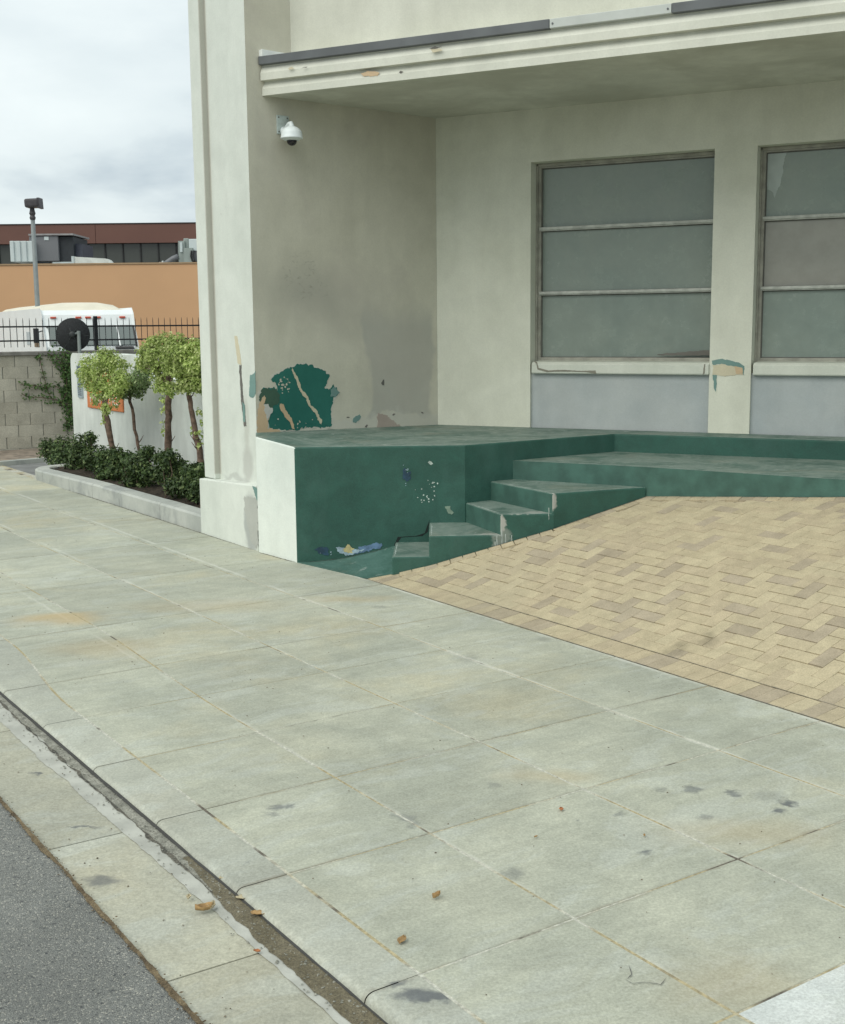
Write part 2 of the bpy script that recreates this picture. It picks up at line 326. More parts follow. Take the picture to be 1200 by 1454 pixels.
M_upper = plaster('upper_wall_plaster', (.58, .585, .50), (.64, .645, .56))
M_panel = plaster('blue_grey_panel_paint', (.37, .41, .415), (.44, .47, .46))
M_sill = plaster('sill_paint', (.56, .59, .51), (.64, .66, .58), bump=.4)
M_white = plaster('white_face_paint', (.66, .71, .66), (.73, .77, .71))
def green(name, worn):
    q = NT(name); P = q.pos(); a = q.noise(1.6, 6, .6, .4); g = q.noise(90, 4, .6); b = q.noise(7, 6, .65, .5)
    c = q.mix(q.rng(a, .3, .7), (.024, .080, .061), (.035, .104, .080)); c = q.mul(c, q.rng(b, .3, .7, .88, 1.12)); c = q.mul(c, q.rng(g, .3, .7, .93, 1.07))
    if worn:
        w = q.math('ADD', q.rng(q.noise(2.4, 6, .65, .7), .36, .60, .30, .80), q.math('MULTIPLY', q.rng(q.noise(11, 6, .7, .6), .4, .66), .35))
        if worn == 2: c = q.mix(q.math('MULTIPLY', w, .8), c, (.085, .17, .145)); w = 0.
        c = q.mix(w, c, (.185, .24, .208))
        c = q.mix(q.math('MULTIPLY', q.rng(q.noise(3.4, 6, .7, 1.3, q.map(AZ, (1, 1.8, 1), (2, 2, 0))), .60, .66), .75), c, (.31, .36, .33))
        c = q.mix(q.math('MULTIPLY', q.rng(q.noise(1.9, 5, .6, 0, q.map(0, (1, 1, 1), (9, 2, 0))), .52, .7), .35), c, (.24, .235, .18))
    else:
        c = q.mix(q.math('MULTIPLY', q.rng(q.noise(19, 6, .75, .4), .715, .735), q.rng(q.noise(2.1, 3), .50, .58)), c, (.30, .36, .33))
        c = q.mix(q.math('MULTIPLY', q.rng(q.noise(2.6, 5, .6, 0, q.map(0, (1, 1, .5), (1, 5, 0))), .5, .75), .35), c, (.07, .15, .125))
    # chipped step corners showing bare cement, with milky runs
    wch = q.wobble(q.wobble(P, 9, .08), 34, .04)
    for (pt, r, k) in CHIPS: c = q.mix(q.math('MULTIPLY', q.spot(wch, pt, r, .4), k), c, (.45, .44, .40))
    return q.done(c, q.rng(b, .3, .7, .5, .75), q.math('ADD', q.math('MULTIPLY', g, .6), q.math('MULTIPLY', b, 1.5)), .35, .006, .35)
# stair corners
OUT0, OUT1, OUT2, OUT3 = Vector((-.25, 9.72, 0)), Vector((.05, 9.735, 0)), Vector((.63, 9.752, 0)), Vector((1.05, 9.765, 0))
OUT4 = Vector((1.856, 10.10, 0))
CHIPS = [(Vector((1.05, 9.765, .60)), (.05, .04, .095), .8), (Vector((.63, 9.75, .43)), (.05, .04, .095), .8), (Vector((.60, 9.80, .335)), (.22, .05, .03), .65), (Vector((.95, 9.85, .505)), (.15, .08, .03), .5), (Vector((.64, 9.75, .30)), (.10, .02, .12), .35), (Vector((.80, 9.752, .5)), (.12, .02, .012), .5)]
M_green = green('green_paint_wall', False); M_tread = green('green_paint_worn_floor', True)
M_flash = simple('grey_metal_flashing', (.115, .125, .13), .5, .15, 3, .1, .0)
M_flash2 = simple('pale_metal_flashing', (.50, .53, .50), .5, .1, 3, .1)
M_wflash = simple('white_roof_flashing', (.80, .83, .81), .5, .05)
M_frame = simple('weathered_window_frame', (.33, .325, .275), .55, .2, 9, .3, .15)
M_bar = simple('pale_window_bar', (.46, .475, .43), .5, .18, 12, .3, .1)
def glass_mat():
    q = NT('painted_over_glass'); a = q.noise(1.3, 5, .6, .5); b = q.noise(6, 5, .65); r = q.rand()
    c = q.mix(q.rng(a, .3, .7), (.21, .26, .23), (.25, .295, .255)); c = q.mul(c, q.rng(b, .3, .7, .94, 1.06)); c = q.mul(c, q.rng(r, 0, 1, .92, 1.08, False))
    z = q.sep()[2]
    return q.done(c, q.rng(b, .3, .7, .17, .30), q.noise(1.2, 2), .12, .02, .5)
M_glass = glass_mat()
def glass_mat2():
    q = NT('painted_over_glass_warm'); a = q.noise(1.3, 5, .6, .5); b = q.noise(6, 5, .65)
    c = q.mix(q.rng(a, .3, .7), (.285, .285, .25), (.32, .315, .275)); return q.done(q.mul(c, q.rng(b, .3, .7, .94, 1.06)), .22, q.noise(1.2, 2), .12, .02, .5)
M_glass2 = glass_mat2()
# ---- bricks
def brick_mat(name, c0, c1):
    q = NT(name); r = q.rand(); i = q.island(); rr = q.math('FRACT', q.math('ADD', r, i)); P = q.pos(); g = q.noise(120, 3, .7); b = q.noise(9, 5, .65)
    c = q.mix(rr, c0, c1); c = q.mul(c, q.rng(g, .3, .7, .85, 1.14)); c = q.mul(c, q.rng(b, .3, .7, .90, 1.09)); c = q.mix(q.math('MULTIPLY', q.rng(q.noise(.9, 4), .45, .7), .3), c, (.36, .33, .24))
    wb = q.wobble(P, 6, .25)
    for px, rad, k in (((965, 882), (.16, .16, .3), .6), ((1010, 872), (.13, .13, .3), .5), ((1145, 738), (.3, .12, .3), .6)):
        z = .25; pt = at_z(*px, z); pt = at_z(*px, ramp_z(pt.dot(V))); pt = at_z(*px, ramp_z(pt.dot(V)))
        c = q.mix(q.math('MULTIPLY', q.spot(wb, pt, rad, .5), k), c, (.12, .105, .07))
    return q.done(c, .85, g, .35, .004, .25)
M_bk = [brick_mat('sand_brick', (.455, .39, .26), (.49, .425, .285)), brick_mat('buff_brick', (.43, .365, .25), (.465, .395, .265)), brick_mat('mauve_brick', (.355, .30, .215), (.41, .35, .255))]
M_bksand = simple('brick_bedding_sand', (.37, .32, .22), .95, .3, 20, .3)

# ------------------------------------------------------------------ ground
STR = dict(kind='structure')
def uvmesh(name, us, vs, zf, mats, **kw):
    v = []; f = []
    for u in us:
        for w in vs: v.append(uv(u, w, zf(u, w)))
    n = len(vs)
    for i in range(len(us) - 1):
        for j in range(n - 1): f.append((i * n + j, i * n + j + 1, (i + 1) * n + j + 1, (i + 1) * n + j))
    return mesh(name, v, f, mats, **kw)
GQ = simple('far_ground_asphalt', (.12, .125, .125), .9, .15, .3)
mesh('ground', [(-900, -900, -.32), (900, -900, -.32), (900, 900, -.32), (-900, 900, -.32)], [(0, 1, 2, 3)], GQ, **STR)
def zg(u): return -.028 - .075 * sstep(3.2, 2.3, u)         # gutter level: the kerb grows away from the driveway dip
US = [-6 + i * .5 for i in range(15)] + [1.5 + i * .15 for i in range(30)] + [6 + i * .6 for i in range(50)]
road = uvmesh('road', US, [-14, -6, -2, 0, .6, 1.0, 1.312], lambda u, v: zg(u) + .012 - .02 * (1.31 - v) * .5, M_asph, **STR)
gut = thing('gutter', 'concrete gutter strip between the asphalt road and the curb', 'gutter'); del gut['label'], gut['category']; gut['kind'] = 'structure'
gj = [-6, -4.5, -3, -1.5, .2, 1.7, 3.42, 4.62, 6.2, 7.8, 9.4, 11, 12.6, 14.2, 16, 18, 20, 23, 26, 30, 36]
def band_v(u, seed, amp=.012): return amp * (mnoise.noise(Vector((u * 6, seed, 0))) + .6 * mnoise.noise(Vector((u * 21, seed, 3))))
for a, b in zip(gj, gj[1:]):
    n = 8; us = [a + .004 + (b - a - .008) * i / n for i in range(n + 1)]
    vs = [1.31, 1.4, 1.5, 1.6, 1.68, 1.76]
    o = uvmesh('gutter_slab', us, vs, lambda u, v: zg(u) + .012 * (1.7 - v), M_gut, parent=gut)
    sol = o.modifiers.new('thick', 'SOLIDIFY'); sol.thickness = .12; sol.offset = -1
uvmesh('gutter_bed', US, [1.2, 1.8], lambda u, v: zg(u) - .012, M_dj, **STR)
# lanes of slabs
def lane(k, u):
    base = [1.98, 2.615, 3.43, 4.28, 5.03][k]
    if k == 0: return base + .13 * sstep(6.3, 7.9, u)
    if k == 1: return base + .095 * sstep(5.6, 8.2, u)
    if k == 2: return base - .05 * sstep(8, 12, u)
    if k == 3: return base - .06 * sstep(7, 10, u)
    return base - .12 * sstep(9.1, 9.9, u)
def kerb_v(u): return 1.765 + .055 * sstep(3.2, 2.4, u)
CJ = [-6, -4.6, -3.2, -1.8, -.5, .7, 1.45, 2.25, 2.965, 3.835, 4.59, 5.35, 6.10, 6.83, 8.0, 9.45, 10.9, 12.4, 13.9, 15.4, 17.0, 19, 21, 23, 25, 28, 32, 36]
pav = bpy.data.objects.new('pavement', None); COL.objects.link(pav); pav['kind'] = 'structure'
def slab(us, lo, hi, mat, gap_c, gap_l, name='slab', z=0.):
    n = len(us); ch = .003
    a, b = us[0] + gap_c, us[-1] - gap_c
    uu = [a] + [a + (b - a) * i / (n - 1) for i in range(1, n - 1)] + [b]
    m_ = 3; v = []; f = []
    rows = [(uu[0] - ch * .6, 1)] + [(u, 0) for u in uu] + [(uu[-1] + ch * .6, 1)]
    cols = [(-1, 1)] + [(t / m_, 0) for t in range(m_ + 1)] + [(2, 1)]
    for u, e1 in rows:
        l, h = lo(u) + gap_l + .0015 * mnoise.noise(Vector((u * 9, l0(lo, u), 0))), hi(u) - gap_l + .0015 * mnoise.noise(Vector((u * 9, l0(hi, u), 5)))
        for t, e2 in cols:
            w = l - ch * .6 if t == -1 else h + ch * .6 if t == 2 else l + (h - l) * t
            edge = e1 or e2
            v.append(uv(u, w, z - (.004 if edge else 0)))
    c = len(cols)
    for i in range(len(rows) - 1):
        for j in range(c - 1): f.append((i * c + j, (i + 1) * c + j, (i + 1) * c + j + 1, i * c + j + 1)[::1])
    o = mesh(name, v, f, mat, parent=pav)
    return o
def l0(fn, u): return fn(0.) * 7
for i in range(len(CJ) - 1):
    a, b = CJ[i], CJ[i + 1]; us = [a + (b - a) * t / 5 for t in range(6)]
    for k in range(4):
        mat = M_new if b <= 2.26 and k >= 1 else M_walk
        slab(us, lambda u, k=k: lane(k, u), lambda u, k=k: lane(k + 1, u), mat, .0055, .0075, z=random.uniform(-.0012, .0012))
# curb stones with a rolled nose
for i in range(len(CJ) - 1):
    a, b = CJ[i] + .0025, CJ[i + 1] - .0025; n = max(4, int((b - a) / .12)); us = [a + (b - a) * t / n for t in range(n + 1)]
    v = []; f = []
    for u in us:
        g0 = zg(u) - .02; kv = kerb_v(u) + band_v(u, 3, .004); hgt = -zg(u); r = min(.05, .010 + hgt * .42)
        prof = [(lane(0, u) - .0045, -.007), (lane(0, u) - .008, 0)] + [(kv + r * 1.3 - r * 1.3 * math.sin(t), -r + r * math.cos(t)) for t in (0, .3, .6, .9, 1.2, 1.5)] + [(kv - .004, g0)]
        for w, z in prof: v.append(uv(u, w, z))
    c = 9
    for q in range(len(us) - 1):
        for j in range(c - 1): f.append((q * c + j, (q + 1) * c + j, (q + 1) * c + j + 1, q * c + j + 1))
    o = mesh('curb_stone', v, f, M_kerb, parent=pav, smooth=True); o.data.set_sharp_from_angle(angle=math.radians(35))
UB = [-6 + i * .5 for i in range(85)]
mesh_bed = uvmesh('joint_filler', UB, [1.9, 2.3, 3.0, 4.0, 4.8, 5.05], lambda u, v: -.0022, M_joint, parent=pav)
# crack in the near slab
def strip(name, pts, wid, z, mat, parent=None, jit=.6, **kw):
    v = []; f = []
    P = []
    for a, b in zip(pts, pts[1:]):
        n = max(2, int((b - a).length / .012))
        for i in range(n): P.append(a.lerp(b, i / n))
    P.append(pts[-1])
    for i, p in enumerate(P):
        t = (P[min(i + 1, len(P) - 1)] - P[max(i - 1, 0)]).normalized(); s_ = Vector((t.y, -t.x, 0))
        q = p + s_ * mnoise.noise(p * 18) * .012 * jit; w = wid * (.5 + .8 * abs(mnoise.noise(p * 31 + Vector((5, 0, 0))))) * min(1, 4 * min(i, len(P) - 1 - i) / len(P) + .15)
        zz = z(q) if callable(z) else z
        v += [Vector((*(q + s_ * w / 2).xy, zz)), Vector((*(q - s_ * w / 2).xy, zz))]
    f = [(2 * i, 2 * i + 1, 2 * i + 3, 2 * i + 2) for i in range(len(P) - 1)]
    return mesh(name, v, f, mat, parent, **kw)
M_crack = simple('crack_dirt', (.13, .13, .12), .95)  # flat dark dirt tone for cracks, joints and glazing lines
strip('crack', [G(888, 1392), G(898, 1398), G(915, 1396), G(938, 1399), G(948, 1390)], .004, .0035, M_crack, pav)
strip('crack', [G(893, 1372), G(898, 1385), G(890, 1392)], .004, .0035, M_crack, pav)

# ragged dirt along the curb, damp brown near the driveway dip, broken grey grit further up
def ragged(name, us, vlo, vhi, zf, mat, seed, amp, **kw):
    v = []; f = []
    for u in us:
        l = vlo(u) + amp * (mnoise.noise(Vector((u * 3.1, seed, 0))) + .7 * mnoise.noise(Vector((u * 11, seed, 2))) + .4 * mnoise.noise(Vector((u * 34, seed, 4)))); h = vhi(u)
        l = min(l, h - .001)
        v += [uv(u, l, zf(u)), uv(u, h, zf(u) + .002)]
    f = [(2 * i, 2 * i + 2, 2 * i + 3, 2 * i + 1)[::-1] for i in range(len(us) - 1)]
    return mesh(name, v, f, mat, **kw)
def dirt(name, c0, c1, rough): 
    q = NT(name); a = q.noise(14, 6, .7); g = q.noise(130, 4, .7); c = q.mix(q.rng(a, .35, .65), c0, c1); return q.done(q.mul(c, q.rng(g, .3, .7, .65, 1.35)), rough, q.math('ADD', g, a), .8, .012, .35)
M_wet = dirt('damp_silt', (.135, .115, .068), (.20, .175, .115), .5); M_grit = dirt('grey_grit', (.22, .22, .185), (.37, .365, .31), .95); M_edge = dirt('asphalt_edge_soil', (.10, .075, .045), (.22, .17, .10), .95); M_pale = simple('pale_lime_crust', (.415, .42, .375), .9, .14, 9, .3)
uf = lambda a, b, s=.02: [a + i * s for i in range(int((b - a) / s) + 1)]
ragged('pale_crust', uf(1.5, 9), lambda u: kerb_v(u) - .115 - .03 * sstep(3, 6, u), lambda u: kerb_v(u) - .004, lambda u: zg(u) + .0035, M_pale, 11, .012, kind='stuff')
ragged('gutter_silt', uf(1.2, 4.25), lambda u: kerb_v(u) - .085 + .05 * sstep(3.6, 4.25, u), lambda u: kerb_v(u) - .004, lambda u: zg(u) + .0065, M_wet, 21, .016, kind='stuff')
ragged('gutter_grit', uf(3.75, 9), lambda u: kerb_v(u) - .058 - .012 * sstep(6, 4, u) + .045 * sstep(6, 8, u), lambda u: kerb_v(u) - .003, lambda u: zg(u) + .0055, M_grit, 31, .020, kind='stuff')
ragged('dark_curb_line', uf(-1, 12), lambda u: kerb_v(u) - .008 - .008 * sstep(3.6, 5, u), lambda u: kerb_v(u) + .001, lambda u: zg(u) + .0095, simple('black_curb_strip', (.055, .055, .05), .9), 41, .004, kind='stuff')  # thin black strip along the foot of the kerb face
ragged('broken_edge_line', uf(3.9, 8), lambda u: kerb_v(u) - .068 + .045 * sstep(6, 8, u), lambda u: kerb_v(u) - .060 + .045 * sstep(6, 8, u) + .016 * mnoise.noise(Vector((u * 9, 31, 2))), lambda u: zg(u) + .0075, dirt('dark_soil', (.07, .07, .06), (.16, .15, .12), .95), 31, .018, kind='stuff')  # dark ragged line along the broken gutter edge
ragged('soil_along_asphalt', uf(1, 9), lambda u: 1.302, lambda u: 1.318 + .006 * mnoise.noise(Vector((u * 17, 3, 3))), lambda u: zg(u) + .0165, M_edge, 51, .010, kind='stuff')
# grit, crumbs and specks as tiny stones
def stones(name, spots, mat, **kw):
    B = MB()
    for p, r in spots:
        k = random.random() * 6; ax = [Vector((math.cos(k), math.sin(k), random.uniform(-.2, .2))), Vector((-math.sin(k), math.cos(k), random.uniform(-.2, .2))), UP]
        sx, sy, sz = r * random.uniform(.6, 1.5), r * random.uniform(.5, 1), r * random.uniform(.35, .7)
        v = [p + ax[0] * sx, p + ax[1] * sy, p - ax[0] * sx * random.uniform(.6, 1), p - ax[1] * sy, p + UP * sz + ax[0] * sx * .2, p - UP * sz * .3]
        B.add(v, [(0, 1, 4), (1, 2, 4), (2, 3, 4), (3, 0, 4), (1, 0, 5), (2, 1, 5), (3, 2, 5), (0, 3, 5)])
    return B.build(name, mat, **kw)
sp = []
for i in range(900):
    u = random.uniform(2, 8); sp.append((uv(u, kerb_v(u) - abs(random.gauss(0, .05)) - .01, zg(u) + .008), random.uniform(.002, .007)))
stones('gutter_pebbles', sp, M_grit, kind='stuff')
sp = []
for i in range(1200):
    u = random.uniform(1, 8.5); sp.append((uv(u, 1.312 + random.gauss(0, .010), zg(u) + .017), random.uniform(.002, .006)))
stones('asphalt_crumbs', sp, M_edge, kind='stuff')
sp = []
for i in range(420):
    u = random.uniform(2, 14); v_ = random.uniform(1.85, 5.0); sp.append((uv(u, v_, .001), random.uniform(.0015, .0045) * (1 + .05 * u)))
for i in range(90):
    u = random.uniform(2, 8.5); v_ = random.uniform(1.33, 1.7); sp.append((uv(u, v_, zg(u) + .006), random.uniform(.002, .006)))
stones('pavement_specks', sp, dirt('dark_litter', (.08, .065, .045), (.20, .15, .09), .9), kind='stuff')

# ------------------------------------------------------------------ brick paving on the ramp
bp = bpy.data.objects.new('brick_paving', None); COL.objects.link(bp); bp['kind'] = 'structure'
LAND = [Vector((.837, 10.70, 0)), Vector((1.856, 10.12, 0)), Vector((3.054, 9.24, 0)), Vector((4.9, 8.06, 0))]
def inside(P, marg=0.):
    x, y = P.x, P.y
    # outside of the stair wall and of the landing riser
    if x < 1.05:
        lim = interp(x, [(-.6, 9.70), (-.25, 9.72), (.05, 9.735), (.63, 9.752), (1.05, 9.765)])
    elif x < 1.856: lim = interp(x, [(1.05, 9.765), (1.856, 10.10)])
    else: lim = interp(x, [(1.856, 10.10), (3.054, 9.24), (4.9, 8.06)])
    return y < lim - marg
_v = []; _f = []; _us = [1.6 + i * .1 for i in range(84)]; _vs = [5.025 + i * .1 for i in range(34)]
for u in _us:
    for w in _vs: _v.append(uv(u, w, ramp_z(w) - .010))
for i in range(83):
    for j in range(33):
        k = (i * 34 + j, i * 34 + j + 1, (i + 1) * 34 + j + 1, (i + 1) * 34 + j)
        if any(inside(_v[t], -.03) for t in k): _f.append(k)
mesh('brick_bed', _v, _f, M_bksand, bp)
BM = {}
def brick_mesh(lu, lv, mi):
    key = (round(lu, 3), round(lv, 3), mi)
    if key in BM: return BM[key]
    g = .0008; hu, hv, c = lu / 2 - g, lv / 2 - g, .0018
    v = [(-hu, -hv, -.035), (hu, -hv, -.035), (hu, hv, -.035), (-hu, hv, -.035), (-hu, -hv, -c), (hu, -hv, -c), (hu, hv, -c), (-hu, hv, -c),
         (-hu + c, -hv + c, 0), (hu - c, -hv + c, 0), (hu - c, hv - c, 0), (-hu + c, hv - c, 0)]
    f = [(0, 1, 5, 4), (1, 2, 6, 5), (2, 3, 7, 6), (3, 0, 4, 7), (4, 5, 9, 8), (5, 6, 10, 9), (6, 7, 11, 10), (7, 4, 8, 11), (8, 9, 10, 11)]
    me = bpy.data.meshes.new('brick'); me.from_pydata(v, [], f); me.materials.append(M_bk[mi]); BM[key] = me; return me
bricks = []
rb = random.Random(3)
def add_brick(P0, eu, ev, lu, lv, mi, lift=0.):
    v = P0.dot(V); sl = (ramp_z(v + .05) - ramp_z(v - .05)) / .1
    z = ramp_z(v) + lift + rb.uniform(-.0012, .0012)
    eu3 = (eu + UP * sl * eu.dot(V)).normalized(); n = eu3.cross(ev + UP * sl * ev.dot(V)).normalized()
    if n.z < 0: n = -n
    n = (n + Vector((rb.uniform(-.006, .006), rb.uniform(-.006, .006), 0))).normalized()
    ev3 = n.cross(eu3).normalized()
    M = Matrix((eu3, ev3, n)).transposed().to_4x4(); M.translation = Vector((P0.x, P0.y, z))
    bricks.append((M, lu, lv, mi))
def pick():
    r = rb.random(); return 2 if r < .17 else 1 if r < .45 else 0
UNIT = .101; U0, V0 = 1.60, 5.235
nu = int((10.2 - U0) / UNIT); nv = 27
BV = Vector((V.x, V.y, 0))
for i in range(-2, nu):
    for j in range(-1, nv):
        k = (i - j) % 4
        if k == 0: c, lu, lv = (i + 1, j + .5), 2, 1
        elif k == 3: c, lu, lv = (i + .5, j + 1), 1, 2
        else: continue
        if k == 0 and j < 0: continue
        if k == 3 and j < 0: c, lv = (i + .5, .5), 1
        P0 = uv(U0 + c[0] * UNIT, V0 + c[1] * UNIT)
        if not inside(P0, .055): continue
        add_brick(P0, S, BV, lu * UNIT, lv * UNIT, pick())
# header course along the pavement edge (bricks laid across it)
i = 0; u = 1.6
while u < 9.75:
    P0 = uv(u, 5.132)
    if inside(P0, .0): add_brick(P0, S, BV, .1005, .198, 2 if rb.random() < .22 else 1 if rb.random() < .6 else 0)
    u += .1015
# small headers along the stair wall and the landing riser
line = [OUT0, OUT1, OUT2, OUT3, OUT4]
for seg in ([Vector((-.40, 9.71, 0)), OUT2, OUT3], [OUT3, OUT4], LAND[1:]):
    for a, b in zip(seg, seg[1:]):
        d = (b - a).normalized(); nrm = Vector((d.y, -d.x, 0)); L = (b - a).length; n = int(L / .101)
        if (a.x >= 1.85): nrm = Vector((d.y, -d.x, 0))
        for i in range(n):
            P0 = a + d * ((i + .5) * L / n) + nrm * .045
            if P0.dot(V) > 5.25: add_brick(P0, d, -nrm if nrm.cross(d).z > 0 else nrm, L / n - .001, .09, 1 if rb.random() < .7 else 2, .004)
strip('border_joint', [uv(2 + .5 * i, 5.2335, 0) for i in range(13)], .007, lambda p: ramp_z(p.dot(V)) + .0022, M_crack, bp, .12)
strip('edge_gap', [uv(2 + .5 * i, 5.032, 0) for i in range(15)], .010, .0025, M_crack, bp, .12)
def vis(M):
    x, y = proj(M.translation); return -10 < x < 1210 and -10 < y < 1464
bricks.sort(key=lambda q: (not vis(q[0]), (q[0].translation - EYEV).length))
for M, lu, lv, mi in bricks[:298]:
    o = link('brick', brick_mesh(lu, lv, mi), bp); o.matrix_world = M
B = MB()
for M, lu, lv, mi in bricks[298:]:
    me = brick_mesh(lu, lv, mi); B.add([M @ q.co for q in me.vertices], [tuple(p.vertices) for p in me.polygons], mi)
B.build('distant_bricks', M_bk, bp, kind='stuff')
print('bricks', len(bricks))
# ------------------------------------------------------------------ the building
bd = thing('stucco_building', 'cream stucco building with a recessed entrance under a banded canopy, filling the right side', 'building')
LU = 11.13
MB().prism([P1, uv(LU, 5.0), uv(LU, 17), uv(P2.dot(S), 17), P2], -.2, 8.5, 0, [1, 1, 1, 1, 0]).build('side_wall', [M_side, M_pier], bd)
o = MB().prism([uv(10.90, 4.945), uv(LU + .012, 4.945), uv(LU + .012, 5.05), uv(10.90, 5.05)], .56, 8.5).build('corner_strip', M_pier, bd); bevel(o, .006)
pl_r = 9.915
o = MB().prism([(uv(pl_r, 4.893), .60), (uv(11.165, 4.893), .545), (uv(11.165, 5.5), .56), (uv(pl_r + .14, 5.5), .60)][::1], -.2, .6).build('plinth', M_pier, bd); bevel(o, .012, 3)
# upper wall, soffit and canopy bands
A1 = 4.2
def fbox(B, a0, a1, b0, b1, z0, z1, mi=0): return B.box(Vector((0, 0, 0)), F, NB, UP, a0, a1, b0, b1, z0, z1, mi)
fbox(MB(), AC - .25, A1, BF - .4, BU, ZC + .30, 8.5).build('upper_wall', M_upper, bd)
def extr(name, prof, a0, a1, mat, parent, bev=0):
    n = len(prof); v = [ab(a, b, z) for a in (a0, a1) for b, z in prof]; f = [(i, (i + 1) % n, n + (i + 1) % n, n + i) for i in range(n)] + [tuple(range(n))[::-1], tuple(range(n, 2 * n))]
    o = mesh(name, v, f, mat, parent); 
    if bev: bevel(o, bev)
    return o
z0 = ZC
can = extr('canopy', [(BU - .9, z0 + .02), (BC - .05, z0 + .002), (BC, z0), (BC, z0 + .058), (BC - .030, z0 + .110), (BC - .030, z0 + .122), (BC + .022, z0 + .126), (BC + .022, z0 + .188), (BC - .01, z0 + .245), (BC - .01, z0 + .262), (BC - .05, z0 + .32), (BU - .9, z0 + .32)], AC + .004, A1, M_can, bd)
MB().box(Vector((0, 0, 0)), F, NB, UP, AC - .2, A1, BF - .1, BU - .9 + .001, z0 + .021, z0 + .3).build('soffit', M_can, bd)
fa1 = on_plane(782, 40, NB * BC, NB).dot(F); fa2 = on_plane(956, 15, NB * BC, NB).dot(F)
for a0, a1_, mt in ((AC - .004, fa1, M_flash), (fa1 + .004, fa2 - .004, M_flash2), (fa2, A1, M_flash)):
    o = fbox(MB(), a0, a1_, BC - .08, BC + .038, z0 + .257, z0 + .328).build('flashing', mt, can); bevel(o, .004)
for a in (fa1 + .03, fa2 - .03): MB().tube([ab(a, BC + .036, z0 + .29), ab(a, BC + .043, z0 + .29)], .008, 8).build('flashing_screw', M_flash, can)
# white upstand lying along the side wall on the canopy roof
ca, cb = CF + WD * -.0, P1 + WD * 3
MB().box(CF, WD, WN, UP, -.02, 1.2, -.01, .05, .30, .385).build('roof_upstand', M_wflash, bd)
# window wall with two windows
ZS0, ZS1, ZT = 1.535, 1.655, 3.566
WIN = [(-4.545, -2.765), (-2.385, -.61)]
aL = P2.dot(F) - .06
B = MB(); th = .4
prev = aL
for a0, a1_ in WIN:
    fbox(B, prev, a0, BF - th, BF, .6, z0 + .1); prev = a1_
fbox(B, prev, A1, BF - th, BF, .6, z0 + .1)
for a0, a1_ in WIN: fbox(B, a0, a1_, BF - th, BF, ZT, z0 + .1)
B.build('window_wall', M_face, bd)
for wi, (a0, a1_) in enumerate(WIN):
    o = fbox(MB(), a0, a1_, BF - th, BF - .035, .6, ZS0 + .02).build('panel_below_window', M_panel, bd)
    wn = thing('window', '', ''); del wn['label'], wn['category']; wn.parent = bd
    o = extr('sill', [(BF - .25, ZS0), (BF + .012, ZS0), (BF + .022, ZS0 + .01), (BF + .022, ZS0 + .095), (BF - .005, ZS1 - .005), (BF - .25, ZS1 + .01)], a0 + .022, a1_ - .001, M_sill, wn, .006)
    d = BF - .17; fw = .045
    B = MB()
    fbox(B, a0 + .001, a0 + fw, d - .05, d + .01, ZS1 - .01, ZT - .001); fbox(B, a1_ - fw * .5, a1_ - .001, d - .05, d + .01, ZS1 - .01, ZT - .001)
    fbox(B, a0 + fw, a1_ - fw * .5, d - .05, d + .01, ZT - .045, ZT - .001); fbox(B, a0 + fw, a1_ - fw * .5, d - .05, d + .015, ZS1 + .0, ZS1 + .035)
    fbox(B, a0 + .001, a0 + .018, d + .01, d + .035, ZS1 - .01, ZT - .02); fbox(B, a0 + .018, a1_ - .005, d + .01, d + .030, ZT - .03, ZT - .002)
    o = B.build('window_frame', M_frame, wn); bevel(o, .003)
    zb = [ZS1 + .035, 2.316, 2.938, ZT - .045]
    for z in zb[1:3]:
        B = MB(); fbox(B, a0 + fw - .015, a1_ - fw * .5, d - .03, d + .018, z - .017, z + .017); fbox(B, a0 + fw - .012, a1_ - fw * .5, d + .0181, d + .030, z - .007, z + .020)
        bevel(B.build('glazing_bar', M_bar, wn), .003)
    for r in range(3):
        lo, hi = zb[r] + (0 if r == 0 else .017), zb[r + 1] - (.0 if r == 2 else .017)
        g = M_glass2 if (wi == 1 and r > 0 and r < 2) else M_glass
        fbox(MB(), a0 + fw - .002, a1_ - fw * .5 + .002, d - .035, d - .028, lo - .002, hi + .002).build('pane', g, wn)
        B = MB()      # dark glazing putty line round each pane
        x0, x1 = a0 + fw, a1_ - fw * .5
        for q in ((x0, x0 + .008, lo, hi), (x1 - .008, x1, lo, hi), (x0 + .008, x1 - .008, lo, lo + .007), (x0 + .008, x1 - .008, hi - .008, hi)): fbox(B, q[0], q[1], d - .028, d - .020, q[2], q[3])
        B.build('glazing_seal', M_crack, wn)

